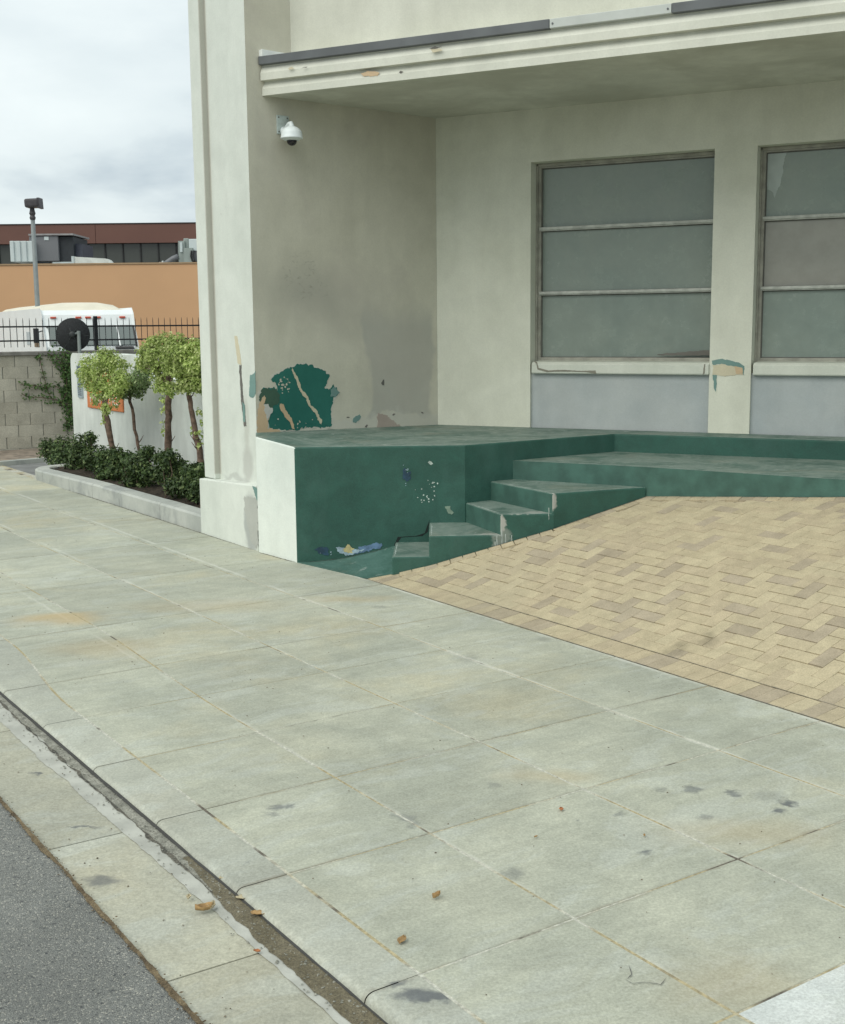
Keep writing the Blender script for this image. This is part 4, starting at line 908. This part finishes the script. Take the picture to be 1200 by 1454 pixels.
tree('small bright green clipped tree with a forked leaning trunk before the orange sign', None, [T(172, 705), T(168, 672), T(160, 640), T(154, 605), T(149, 575), T(146, 548)], [.05, .045, .038, .034, .03, .02],
     blobs([(130, 520, 19), (150, 512, 19), (168, 520, 17), (128, 540, 17), (150, 538, 21), (172, 540, 17), (140, 555, 15), (162, 556, 16), (120, 530, 12), (150, 505, 13), (150, 580, 9)], 5.5, rt_), M_lf, 3600, .045, 1,
     extra=[([T(166, 660), T(155, 625, 5.62), T(147, 590, 5.66), T(146, 560, 5.68)], [.022, .018, .015, .012])], sprouts=[(T(135, 572), 45), (T(150, 590), 30), (T(164, 576), 25), (T(148, 600), 12)])
tree('small grey green tree on a thin straight leaning trunk between the two bushier crowns', None, [T(200, 690, 5.75), T(197, 640, 5.75), T(190, 600, 5.75), T(184, 560, 5.75), T(182, 545, 5.75)], [.022, .021, .02, .018, .014],
     blobs([(185, 545, 15), (198, 535, 16), (208, 522, 15), (195, 555, 12), (178, 556, 11), (204, 545, 11)], 5.78, rt_), M_lf2, 1500, .045, 2)
tree('tallest clipped tree with bright crown on a straight upright leafy trunk', None, [T(235, 712), T(238, 680), T(239, 640), T(239, 600), T(240, 565), T(238, 545)], [.055, .045, .042, .040, .036, .024],
     blobs([(212, 500, 17), (232, 488, 18), (205, 515, 14), (225, 508, 21), (250, 500, 21), (232, 530, 19), (248, 520, 18), (252, 485, 14), (218, 487, 11), (240, 552, 13), (228, 548, 11)], 5.6, rt_), M_lf, 3900, .045, 3,
     sprouts=[(T(233, 568), 40), (T(233, 582), 30), (T(236, 600), 30), (T(234, 612), 24), (T(240, 585), 10)])
tree('clipped tree with a crooked leaning trunk hard against the building corner', None, [T(292, 715, 5.45), T(290, 678, 5.45), T(283, 640, 5.45), T(275, 600, 5.45), T(269, 572, 5.45), T(266, 548, 5.45)], [.05, .04, .035, .032, .028, .02],
     blobs([(262, 505, 17), (280, 495, 17), (262, 528, 17), (282, 520, 19), (270, 545, 15), (286, 545, 14), (292, 505, 14), (258, 548, 10), (292, 530, 15)], 5.42, rt_), M_lf, 3200, .045, 4,
     sprouts=[(T(284, 585, 5.45), 30), (T(275, 612, 5.45), 26), (T(281, 615, 5.45), 30), (T(288, 600, 5.45), 20), (T(286, 630, 5.45), 14)])
hs = [('leftmost dark green shrub at the far tip of the planter', [(72, 640, 17), (90, 634, 18), (85, 652, 17), (66, 632, 11), (105, 645, 17), (100, 662, 14)], 5.55),
      ('tall dark green shrub in front of the left end of the white sign wall', [(118, 632, 19), (112, 655, 21), (132, 650, 19), (120, 672, 16), (128, 621, 10), (140, 668, 16)], 5.5),
      ('dark green shrub at the foot of the forked tree', [(152, 650, 19), (150, 672, 18), (168, 665, 17), (165, 648, 14), (148, 683, 13)], 5.45),
      ('dark green shrub between the forked tree and the straight tree', [(192, 660, 19), (205, 650, 17), (190, 680, 18), (210, 672, 18), (180, 650, 13), (212, 640, 9), (205, 694, 14)], 5.42),
      ('dark green shrub on the near side of the straight trunk', [(242, 655, 16), (232, 672, 16), (255, 668, 19), (250, 690, 17), (230, 650, 12), (240, 645, 9)], 5.4),
      ('rightmost dark green shrub tucked against the building plinth', [(275, 672, 17), (270, 692, 17), (286, 690, 16), (280, 702, 13), (290, 668, 12)], 5.36)]
for i, (lab, spec, v0) in enumerate(hs):
    r = random.Random(40 + i); t = thing('hedge_shrub', lab, 'shrub', group='dark green shrubs in the planter'); bl = blobs(spec, v0, r)
    foliage(bl, 3000, .046, r, shell=.35).build('foliage', M_hd, t)
    for c, R, s_ in bl:
        B = MB(); base = Vector((c.x, c.y, .08)); B.tube([base + Vector((r.gauss(0, .03), r.gauss(0, .03), 0)), base.lerp(c, .6) + Vector((r.gauss(0, .02), 0, 0)), c], [.009, .006, .003], 5); B.build('stem', M_bark, t)
# ------------------------------------------------------------------ sign wall
sw = thing('sign_wall', 'rounded white stucco wall behind the clipped trees carrying the orange sign', 'wall')
M_sw = plaster('sign_wall_stucco', (.60, .64, .60), (.68, .71, .67), lambda q, c: q.mul(c, q.rng(q.noise(.9, 4, .6, 0, q.map(0, (2, 2, .6), (2, 0, 0))), .35, .65, .84, 1.04)), bump=.3)
v = []; f = []; rim = []
def rc(u, z, R, a0, a1, n=6): return [(u + R * math.cos(a0 + (a1 - a0) * i / n), z + R * math.sin(a0 + (a1 - a0) * i / n)) for i in range(n + 1)]
prof = [(11.2, -.1), (11.2, 1.34), (15.45, 1.34), (15.62, 1.37), (15.72, 1.44)] + rc(15.95, 1.45, .18, math.pi, math.pi / 2) + rc(18.42, 1.53, .10, math.pi / 2, 0) + [(18.54, -.1)]
k = len(prof)
for w in (6.1, 6.42):
    for u, z in prof: v.append(uv(u, w, z))
f = [tuple(range(k)), tuple(range(2 * k - 1, k - 1, -1))] + [(i, (i + 1) % k, k + (i + 1) % k, k + i) for i in range(k)]
bevel(mesh('stucco_body', v, f, M_sw, sw), .035, 4, 25)
M_os = simple('orange_enamel', (.60, .20, .075), .5, .08, 6); M_sl = simple('sign_lettering', (.75, .72, .64), .6, .05); M_gs = simple('grey_blue_plate', (.33, .39, .42), .5, .1); M_gd = simple('dark_plate_marks', (.08, .10, .13), .6, .1)
s6 = lambda x, y: on_plane(x, y, V * 6.1, V)
a = s6(125, 548); b = s6(177, 591); us0, us1 = b.dot(S), a.dot(S)
sg = MB().box(Vector((0, 0, 0)), S, V, UP, us0, us1, 6.075, 6.1, .87, 1.42).build('orange_sign', M_os, sw); bevel(sg, .02, 3)
def text(body, size, P, ex, ey, mat, parent, name, ext=.003, align='CENTER'):
    cu = bpy.data.curves.new(name, 'FONT'); cu.body = body; cu.size = size; cu.extrude = ext; cu.align_x = align; cu.space_character = 1.12
    ob = bpy.data.objects.new('tmp', cu); COL.objects.link(ob); bpy.context.view_layer.update()
    me = bpy.data.meshes.new_from_object(ob); bpy.data.objects.remove(ob)
    n = ex.cross(ey); M = Matrix((ex, ey, n)).transposed().to_4x4(); M.translation = P; me.transform(M); me.materials.clear(); me.materials.append(mat)
    return link(name, me, parent)
text('PROPERTIES', .20, uv((us0 + us1) / 2, 6.071, .955), -S, UP, M_sl, sg, 'lettering')
a = s6(110, 519); b = s6(119, 565); u1_, u0_ = a.dot(S), b.dot(S)
gp = MB().box(Vector((0, 0, 0)), S, V, UP, u0_, u1_, 6.08, 6.1, b.z, a.z).build('vertical_plate', M_gs, sw)
B = MB(); h = a.z - b.z
for fz, fu0, fu1, hh in [(.93, .25, .75, .05), (.86, .40, .75, .03), (.80, .25, .75, .03), (.72, .2, .5, .02), (.64, .25, .8, .03), (.55, .3, .7, .02), (.42, .2, .8, .02), (.33, .15, .85, .012), (.27, .15, .85, .012), (.21, .15, .85, .012), (.15, .15, .85, .012), (.09, .15, .85, .012)]:
    B.box(Vector((0, 0, 0)), S, V, UP, u0_ + (u1_ - u0_) * fu0, u0_ + (u1_ - u0_) * fu1, 6.076, 6.08, b.z + h * fz - hh / 2, b.z + h * fz + hh / 2)
B.build('plate_marks', M_gd, gp)
# ------------------------------------------------------------------ block wall with iron fence
cw = thing('block_wall', 'beige concrete block boundary wall left of the white sign wall', 'wall')
M_mort = simple('mortar', (.27, .27, .235), .95, .2, 15, .5)
def block_mat():
    q = NT('beige_block'); r = q.rand(); g = q.noise(60, 4, .7); b = q.noise(4, 5)
    c = q.mix(r, (.40, .375, .305), (.49, .465, .385)); c = q.mul(c, q.rng(g, .3, .7, .85, 1.12)); c = q.mul(c, q.rng(b, .3, .7, .88, 1.1)); return q.done(c, .92, g, .6, .006, .2)
M_blk = block_mat()
UW = 20.5; bl_, bh_ = .395, .193
MB().box(Vector((0, 0, 0)), V, S, UP, -1.0, 16, UW + .012, UW + .19, -.2, 1.62).build('core', M_mort, cw)
me = None
for r_ in range(9):
    for k in range(-3, 12):
        v0 = 5.0 + k * .41 + (.205 if r_ % 2 else 0)
        if v0 > 9.4: continue
        if me is None:
            bb = MB().box(Vector((0, 0, 0)), V, S, UP, 0, bl_, 0, .05, 0, bh_); o = bb.build('block', M_blk, cw); bevel(o, .006); me = o.data
        else:
            o = link('block', me, cw); bevel(o, .006)
        o.location = V * v0 + S * (UW + random.uniform(-.002, .002)) + UP * (-.12 + r_ * (bh_ + .010) * .945)
o = MB().box(Vector((0, 0, 0)), V, S, UP, -1.0, 16, UW - .03, UW + .22, 1.60, 1.665).build('cap', simple('wall_cap', (.22, .21, .19), .9, .2, 6, .4), cw); bevel(o, .01)
fe = thing('iron_fence', 'black iron picket fence on top of the block wall', 'fence')
M_ir = simple('black_iron', (.012, .014, .017), .45, .2, 8, .1)
for z in (2.07, 1.84): bevel(MB().box(Vector((0, 0, 0)), V, S, UP, -1, 10.5, UW + .085, UW + .115, z - .013, z + .013).build('rail', M_ir, fe), .003)
me = None
for k in range(72):
    vv_ = 3.0 + k * .1075
    if me is None:
        me = MB().tube([(0, 0, 1.735), (0, 0, 2.17), (0, 0, 2.215)], [.0062, .0062, .002], 6).build('picket', M_ir, fe).data; COL.objects[-1]
        first = COL.objects[-1]; first.location = V * vv_ + S * (UW + .1)
    else:
        o = link('picket', me, fe); o.location = V * vv_ + S * (UW + .1)
for x in (136,):
    c = on_plane(x, 470, S * (UW + .1), S).dot(V)
    for cc in (c, c + 2.45, c - 2.45): bevel(MB().box(Vector((0, 0, 0)), V, S, UP, cc - .03, cc + .03, UW + .07, UW + .13, 1.66, 2.24).build('post', M_ir, fe), .006)
# vine
iv = thing('climbing_vine', 'green creeper spreading over the beige block wall beside the white sign wall', 'vine')
cm = lambda x, y, off=.03: on_plane(x, y, S * (UW - off), S)
zz = lambda pts: [(x / 3.75, 450 + y / 3.75) for x, y in pts]
runs = [zz([(380, 600), (375, 500), (350, 420), (355, 340), (335, 260), (300, 220), (250, 190)]), zz([(375, 520), (330, 470), (350, 400), (300, 370), (240, 375), (180, 365), (115, 360)]), zz([(360, 470), (300, 440), (220, 430), (150, 425), (115, 410)]), zz([(270, 430), (250, 380), (235, 320), (220, 260), (205, 190)]), zz([(370, 600), (350, 570), (380, 540), (385, 420), (380, 300), (385, 210)]), zz([(385, 350), (350, 300), (330, 230), (350, 190)]), zz([(385, 420), (360, 300), (380, 200), (320, 185)]), zz([(395, 480), (390, 380), (395, 280)])]
B = MB(); LB = MB(); r = random.Random(9)
wts = [26, 15, 11, 7, 26, 28, 30, 24]
for pts, wt in zip(runs, wts):
    P = [cm(*p) for p in pts]; B.tube(P, .006, 5)
    for a, b in zip(P, P[1:]):
        for i in range(int((b - a).length * wt * 9)):
            p = a.lerp(b, r.random()) + Vector((r.gauss(0, .028), r.gauss(0, .012), r.gauss(0, .032))) * (1 if wt < 20 else 2.2)
            if p.dot(S) > UW - .01: p -= S * (p.dot(S) - UW + .012)
            leaf(LB, p, (-S + Vector((r.gauss(0, .4), r.gauss(0, .4), r.gauss(0, .4) + .4))).normalized(), .05, r)
B.build('stem', M_bark, iv); LB.build('foliage', M_ivy, iv)
# ------------------------------------------------------------------ driveway seen left of the planter
uvmesh('driveway', [17.0, 18, 19, 20.48], [3.5, 4.5, 5.3, 6.1, 7.5], lambda u, v: -.02 + .05 * sstep(18.5, 20, u), simple('driveway_surface', (.20, .205, .20), .9, .2, 3, .4), **STR)
dk = thing('driveway_curb', 'thin pale concrete curb line crossing in front of the block wall', 'curb')
o = mesh('edge_strip', *(lambda P: ([p + UP * z for p in P for z in (0, .10)] + [p + S * .14 + UP * z for p in P for z in (0, .10)], [(0, 2, 3, 1), (4, 5, 7, 6), (1, 3, 7, 5), (0, 1, 5, 4), (2, 6, 7, 3)]))([uv(18.6, 4.2, -.04), uv(18.9, 6.3, -.04)]), M_pk, dk)
o = mesh('dark_verge', [uv(18.85, 4.4, .03), uv(19.2, 6.2, .03), uv(20.47, 6.2, .06), uv(20.47, 4.4, .06)], [(0, 1, 2, 3)], simple('brown_verge', (.23, .19, .15), .95, .3, 8, .5), dk)
# ------------------------------------------------------------------ satellite dish
sdh = thing('satellite_dish', 'round black satellite dish on a grey mast above the white sign wall', 'dish')
dc = on_plane(103, 475, S * 19.6, S); Rd = 22.3 * (dc - EYEV).length / FPX; ax = (EYEV - dc).normalized(); ax = (ax + Vector((-.12, 0, .05))).normalized()
M_dish = simple('black_mesh_dish', (.012, .014, .016), .7, .4, 30, .2); M_mast = simple('grey_mast', (.24, .27, .26), .5, .1)
prof = [(0, .0)] + [(Rd * t / 8, -.20 * Rd * (t / 8) ** 2) for t in range(1, 9)] + [(Rd * 1.015, -.205 * Rd), (Rd * 1.015, -.225 * Rd)] + [(Rd * t / 8, -.20 * Rd * (t / 8) ** 2 - .02 * Rd) for t in range(8, -1, -1)]
MB().lathe(dc, ax, prof, 36).build('reflector', M_dish, sdh, smooth=True)
e1 = ax.orthogonal().normalized(); e2 = ax.cross(e1); B = MB()
for i in range(6):
    an = i * math.pi / 3 + .2; d = e1 * math.cos(an) + e2 * math.sin(an); B.tube([dc + ax * .02, dc + d * Rd * .5 + ax * (.0 - .02), dc + d * Rd * .97 - ax * .17 * Rd], [.007, .006, .005], 5)
B.lathe(dc + ax * .01, ax, [(.045, -.01), (.05, .015), (.03, .03), (0, .035)], 12).build('ribs', simple('dark_rib_metal', (.03, .035, .035), .5), sdh)
mt = on_plane(112, 470, S * 19.6, S) + ax * .04; MB().tube([mt, Vector((mt.x, mt.y, -.2))], .028, 10).build('mast', M_mast, sdh)
MB().tube([dc + ax * .03, mt + UP * -.03], .014, 6).build('bracket', M_mast, sdh)
# ------------------------------------------------------------------ truck behind the fence
tk = thing('white_step_van', 'white box van with five red marker lights parked behind the iron fence', 'van')
FR = at = on_plane(64, 470, Vector((0, 28.5, 0)), Vector((0, 1, 0))); FR.z = 0
FRr = on_plane(194, 470, Vector((0, 28.5, 0)), Vector((0, 1, 0)))
wv = Vector((1, .10, 0)).normalized(); bk = Vector((-wv.y, wv.x, 0)); bk = (bk + Vector((-.42, 0, 0))).normalized(); wid = (FRr - FR).dot(wv)
M_tw = simple('white_van_paint', (.76, .80, .80), .35, .04, 2, .02); M_tt = simple('sun_bleached_roof', (.68, .64, .52), .7, .08, 1.5); M_tg = NT('teal_windscreen').done((.05, .085, .085), .12, spec=.5); M_red = simple('red_marker_lens', (.55, .10, .06), .3, .1); M_blk2 = simple('black_trim', (.02, .02, .022), .5)
zr = 2.47; q = lambda x, y, z: FR + wv * x + bk * y + UP * z
def truck():
    h = [(0, .9), (0, 1.62), (.28, 2.12), (.35, 2.36), (.47, zr), (7, zr), (7, .6), (0, .6)]
    B = MB(); n = len(h)
    fr = [(.0, 1.30), (0, 1.62), (.30, 2.10), (.34, 2.36), (.42, zr)]
    v = [q(x, y, z) for x in (0, wid) for y, z in h]; f = [tuple(range(n)), tuple(range(2 * n - 1, n - 1, -1))] + [(i, (i + 1) % n, n + (i + 1) % n, n + i) for i in range(n)]
    mi = [0, 0] + [0] * 8
    o = mesh('body', v, f, [M_tw, M_tt], tk, mi); bevel(o, .05, 3, 60)
    rf = []; xs_ = [0, .12, .3, .5, .7, .88, 1]
    for y in (.50, .62, 1.1, 7):
        for t in xs_: rf.append(q(.04 + (wid - .08) * t, y, zr - .03 + (0 if y < .55 else .05 if y < .7 else .20) * (1 - abs(2 * t - 1) ** 4) + .02))
    mesh('roof', rf, [(a * 7 + k, a * 7 + k + 1, a * 7 + k + 8, a * 7 + k + 7) for a in range(3) for k in range(6)], M_tt, tk, smooth=True)
    nrm = (q(0, .28, 2.12) - q(0, 0, 1.62)).normalized(); up_ = nrm; outn = wv.cross(up_).normalized()
    if outn.y > 0: outn = -outn
    o = MB().box(q(0, 0, 1.62), wv, up_, outn, .12, wid - .05, .03, .52, -.01, .045).build('windscreen', M_tg, tk)
    MB().box(q(0, 0, 1.62), wv, up_, outn, wid * .80, wid * .815, .0, .55, .0, .065).build('pillar', M_tw, tk)
    B = MB().box(q(0, 0, 1.62), wv, up_, outn, .08, wid - .02, .515, .54, .0, .055); B.box(q(0, 0, 1.62), wv, up_, outn, wid - .055, wid - .02, .0, .52, 0, .055); B.build('screen_seal', M_blk2, tk)
    for x in (76, 114, 128.5, 143, 179):
        p = on_plane(x, 444 if x == 76 else 441, q(0, .33, 2.3), bk); z = 2.395 - (.02 if x == 76 else 0); p = q((p - q(0, .33, 0)).dot(wv), .335, 2.30)
        o = MB().box(p, wv, bk, UP, -.065, .065, -.05, .03, -.022, .022).build('marker_light', M_red, tk); bevel(o, .01, 2)
    MB().box(q(0, 0, 1.62), wv, up_, outn, wid * .75, wid * .95, -.06, -.02, .0, .06).build('wiper', M_blk2, tk)
    # side door window and mirror
    sn = -wv
    MB().box(q(0, 0, 0), bk, wv, UP, .75, 1.35, -.012, .0, 1.62, 2.02).build('side_window', M_tg, tk)
    MB().box(q(0, 0, 0), bk, wv, UP, 1.9, 2.35, -.010, .0, 1.66, 1.98).build('side_marking', simple('pale_grey_marking', (.42, .46, .47), .6, .3, 30), tk)
    B = MB().box(q(-.16, .25, 1.72), wv, bk, UP, -.06, .06, -.03, .03, 0, .34); B.tube([q(-.16, .25, 1.95), q(0, .3, 2.0)], .015, 6); bevel(B.build('mirror', M_blk2, tk), .01)
    for y in (1.0, 5.6):
        for x in (.12, wid - .12):
            w = thing('wheel', '', ''); del w['label'], w['category']; w.parent = tk
            c = q(x, y, .1); MB().lathe(c, wv, [(.18, -.12), (.40, -.12), (.43, -.06), (.43, .06), (.40, .12), (.18, .12)], 20).build('tyre', M_blk2, w); MB().lathe(c, wv, [(0, -.05), (.2, -.06), (.2, .06), (0, .05)], 14).build('rim', M_mast, w)
    MB().box(q(0, 0, 0), wv, bk, UP, .05, wid - .05, -.12, 0, .45, .68).build('bumper', M_blk2, tk)
truck()
# parking light
lp = thing('parking_lot_light', 'grey parking lot light pole with a shoebox lamp head behind the iron fence', 'street lamp')
Y = 31.; YN = Vector((0, 1, 0)); top = on_plane(46.5, 312, Vector((0, Y, 0)), YN); MB().tube([Vector((top.x, Y, -.3)), Vector((top.x, Y, 2)), Vector((top.x, Y, top.z))], [.068, .062, .052], 12).build('pole', simple('grey_pole_paint', (.20, .225, .225), .5, .1), lp, smooth=True)
M_lh = simple('bronze_lamp_housing', (.06, .055, .06), .5, .2, 10)
t2 = Vector((top.x, Y, top.z)); MB().tube([t2, t2 + UP * .05, t2 + UP * .10, t2 + UP * .15, t2 + UP * .22, t2 + UP * .32], [.06, .075, .055, .078, .06, .05], 12).build('pole_bracket', M_lh, lp)
o = MB().box(t2 + UP * .40, Vector((1, .1, .05)).normalized(), YN, Vector((-.05, 0, 1)), -.14, .21, -.18, .18, -.115, .10).build('lamp_head', M_lh, lp); bevel(o, .05, 3)
MB().box(t2 + UP * .40, Vector((1, .1, .05)).normalized(), YN, Vector((-.05, 0, 1)), .17, .225, -.16, .16, -.14, .11).build('visor', M_lh, lp)
# ------------------------------------------------------------------ far buildings
ob = thing('orange_building', 'plain orange stucco building behind the parked van', 'building')
def ext_mat(nm, c, v_=.06): return plaster(nm, tuple(k * (1 - v_) for k in c), tuple(k * (1 + v_) for k in c), bump=.05, vs=.15)
M_ora = simple('orange_stucco', (.59, .355, .195), .9, .035, .35, .05); M_roofg = simple('flat_roof', (.3, .3, .28), .9)
def box(B, x0, x1, y0, y1, z0, z1, mi=0): return B.box(Vector((0, 0, 0)), Vector((1, 0, 0)), YN, UP, x0, x1, y0, y1, z0, z1, mi)
box(MB(), -26, -1, 45, 45.3, -.3, 4.34).build('wall', M_ora, ob); box(MB(), -26, -1, 45.3, 56, -.3, 4.30).build('roof', M_roofg, ob)
box(MB(), -26, -1, 44.97, 45.33, 4.345, 4.40).build('parapet_cap', ext_mat('cap_stucco', (.36, .25, .15)), ob)
br = thing('brown_building', 'long brown office block with a band of dark windows behind the orange building', 'building')
M_brn = simple('brown_metal_fascia', (.14, .066, .05), .6, .10, .25, .02); M_dg = NT('dark_window_band_glass').done((.055, .06, .052), .15, spec=.5); M_mul = simple('dark_mullion', (.02, .02, .02), .5)
for x0, x1 in ((-34, -15.56), (-15.54, -5), (-4.98, 8)): box(MB(), x0, x1, 60, 61, 6.13, 7.02 + .0).build('fascia_panel', M_brn, br)
box(MB(), -34, 8, 61, 75, -.3, 7.0).build('roof_block', M_roofg, br); box(MB(), -34, 8, 60.3, 61, -.3, 5.1).build('wall', M_brn, br)
box(MB(), -34, 8, 59.97, 61, 7.025, 7.07).build('parapet_cap', M_mul, br)
x = -34.
pw = .855
me = None
while x < 8:
    w = link('window', None, br); box(MB(), x + .02, x + pw - .02, 60.32, 60.36, 5.1, 6.13).build('pane', M_dg, w); box(MB(), x + pw - .03, x + pw + .03, 60.25, 60.4, 5.1, 6.13).build('mullion', M_mul, w); x += pw
M_ac1 = simple('grey_unit_metal', (.155, .16, .17), .5, .06, 1); M_ac2 = simple('pale_unit_metal', (.52, .58, .58), .5, .06, 1); M_ac3 = simple('dark_louvre', (.025, .03, .035), .6); M_duct = simple('white_duct', (.60, .62, .58), .6, .12, 3); M_ac4 = simple('grey_green_unit', (.26, .30, .28), .55, .1, 3)
hv = thing('rooftop_air_unit', 'large grey rooftop air handling unit at the left on the orange building', 'air conditioner')
K = lambda x, y: on_plane(x, y, Vector((0, 48, 0)), YN)
def kb(nm, x0, y0, x1, y1, d0, d1, mat, par, bv=.0):
    a, b = K(x0, y1), K(x1, y0); o = box(MB(), a.x, b.x, 48 + d0, 48 + d1, a.z, b.z).build(nm, mat, par)
    if bv: bevel(o, bv)
    return o
kb('cabinet', 43, 335, 82, 371, -.0, 2.2, M_ac1, hv, .02); kb('dark_end', 82, 335.5, 102, 371, .15, 2.2, M_ac3, hv); kb('lid', 41, 331.5, 104, 334.5, -.06, 2.3, simple('unit_lid', (.27, .26, .26), .5), hv); kb('low_box', 102, 345, 112, 372, .4, 2.0, simple('navy_panel', (.05, .055, .075), .5), hv)
kb('label_plate', 63, 336, 69, 341, -.02, 0, M_ac2, hv); kb('base_rail', 46, 371.5, 70, 374.5, .05, .2, M_ac3, hv); kb('base_rail', 74, 371.5, 104, 374.5, .05, .2, M_ac2, hv)
for i in range(7):
    a = K(20 + i * 4.4, 372.5); b = K(20 + i * 4.4 + 4.0, 343)
    o = box(MB(), a.x, b.x, 47.6 + (i % 2) * .05, 48.9, a.z, b.z).build('corrugated_panel', M_ac2, hv); bevel(o, .02)
du = thing('rooftop_duct', 'white rooftop duct with a slanted end beside the grey air unit', 'duct')
a = K(103, 376.5); pts = [K(103, 377), K(158, 377), K(158, 374.5), K(153, 368.5), K(149, 367), K(106, 364.5), K(103, 364.5)]
n = len(pts); mesh('duct_body', [p + YN * d for d in (0, .6) for p in pts], [tuple(range(n)), tuple(range(2 * n - 1, n - 1, -1))] + [(i, (i + 1) % n, n + (i + 1) % n, n + i) for i in range(n)], M_duct, du)
kb('end_flange', 102.3, 363.8, 105, 377, -.04, .64, M_ac2, du)
cu_ = thing('rooftop_condenser', 'grey green rooftop units with pipes beside the building corner', 'air conditioner')
kb('cabinet', 254, 342, 262, 375, 0, .6, M_ac4, cu_, .01); kb('cabinet', 262, 352, 274, 375, -.1, .6, M_ac4, cu_, .01); kb('stack', 260, 338, 267, 352, .1, .5, M_ac4, cu_, .03); kb('pale_cabinet', 268, 339, 279, 356, .05, .7, M_ac2, cu_, .02); kb('dark_cabinet', 275, 355, 283, 373, .1, .6, M_ac1, cu_); kb('cabinet', 256, 344, 259, 358, -.05, 0, M_ac2, cu_); kb('pale_cabinet', 281, 340, 290, 372, .1, .6, M_ac2, cu_)
B = MB(); 
for dx in (0, 3.2): B.tube([K(273 + dx, 356) - YN * .15, K(272 + dx, 364) - YN * .15, K(274 + dx, 370) - YN * .15, K(277 + dx, 373) - YN * .1], .035, 6)
B.build('pipe', M_blk2, cu_)
fd = thing('flexible_duct', 'dark flexible hose rising to the grey green rooftop units', 'hose')
MB().tube([K(233, 376), K(240, 371), (K(246, 367)), K(253, 364)], .10, 8).build('hose', M_ac1, fd, smooth=True)
bg = thing('roof_debris', 'small pale vent hood on the orange roof edge left of the hose', 'vent'); kb('hood', 225, 372, 233, 377, 0, .4, simple('pale_hood', (.5, .42, .36), .7), bg, .03); kb('pipe_stub', 229, 370, 231, 372.5, .1, .2, M_ac2, bg)

# ------------------------------------------------------------------ fallen leaves
M_dl = [simple('dry_leaf_tan', (.36, .23, .10), .8, .3, 40, .3), simple('dry_leaf_orange', (.36, .145, .06), .8, .3, 40, .3), simple('dry_leaf_pale', (.47, .41, .27), .8, .3, 40, .3), simple('dry_leaf_dark', (.07, .06, .05), .8, .3, 40, .3)]
def dry_leaf(px, size, mi, label, zb=.0, seed=0, curl=.35, ang=None):
    r = random.Random(seed); P0 = at_z(*px, zb); n = 7; v = []; f = []; a = r.uniform(0, 6.28) if ang is None else ang; ex = Vector((math.cos(a), math.sin(a), 0)); ey = Vector((-ex.y, ex.x, 0))
    for i in range(n):
        t = i / (n - 1); w = math.sin(math.pi * min(1, t * .92 + .06)) ** .8 * .34 * (1 + .25 * r.uniform(-1, 1))
        for k in (-1, -.5, 0, .5, 1): v.append(P0 + ex * (t - .5) * size + ey * w * k * size * (1 - .25 * curl * abs(k)) + UP * (.004 + size * (curl * (k * k) * .55 + curl * .5 * (t - .5) ** 2 + .06 * r.random())))
    for i in range(n - 1):
        for k in range(4): f.append((i * 5 + k, i * 5 + k + 1, (i + 1) * 5 + k + 1, (i + 1) * 5 + k))
    o = mesh('dry_leaf', v, f, M_dl[mi], None, None, True); sl = o.modifiers.new('thick', 'SOLIDIFY'); sl.thickness = .0008
    o['label'] = label; o['category'] = 'leaf'; o['group'] = 'fallen dry leaves'; return o
dry_leaf((620, 1276), .040, 0, 'curled tan dry leaf on the middle slab near the front', 0, 1, .7)
dry_leaf((571, 1338), .048, 0, 'flat tan dry leaf on the pavement close to the curb joint', 0, 2, .3, 1.2)
dry_leaf((797, 1151), .030, 1, 'small orange dry leaf on the slab right of centre', 0, 3, .3)
dry_leaf((915, 1188), .018, 0, 'tiny tan leaf crumb beside the dark gum spot', 0, 4, .4)
dry_leaf((761, 1190), .018, 0, 'tiny pale orange leaf crumb left of the small orange leaf', 0, 14, .4)
dry_leaf((290, 1295), .062, 0, 'largest crumpled tan leaf lying in the gutter', -.02, 5, .6, .3); dry_leaf((301, 1291), .045, 2, 'pale leaf leaning on the largest crumpled leaf in the gutter', -.02, 6, .6, 1.4)
dry_leaf((345, 1277), .050, 2, 'pale flat leaf bridging the edge of the damp silt in the gutter', -.02, 7, .2, .1)
dry_leaf((367, 1300), .055, 0, 'long tan leaf on the damp silt by the curb', -.02, 8, .2, -.2)
dry_leaf((365, 1353), .024, 1, 'small orange leaf scrap in the dry gutter below the pale leaf', -.02, 9, .4)
dry_leaf((318, 1249), .036, 2, 'small pale leaf where the grey grit meets the brown silt', -.02, 10, .4)
dry_leaf((508, 1402), .045, 1, 'red brown curled leaf in the silt close to the dark curb nose', -.05, 11, .7)
dry_leaf((521, 1424), .022, 0, 'tan leaf scrap just below the red brown curled leaf', -.06, 12, .5)
dry_leaf((268, 1277), .030, 2, 'upright pale leaf splinter beside the gutter joint', -.02, 13, .5)
dry_leaf((748, 1204 - 18), .016, 0, 'tan crumb on the joint crossing near the slab centre', 0, 15, .3) if False else None
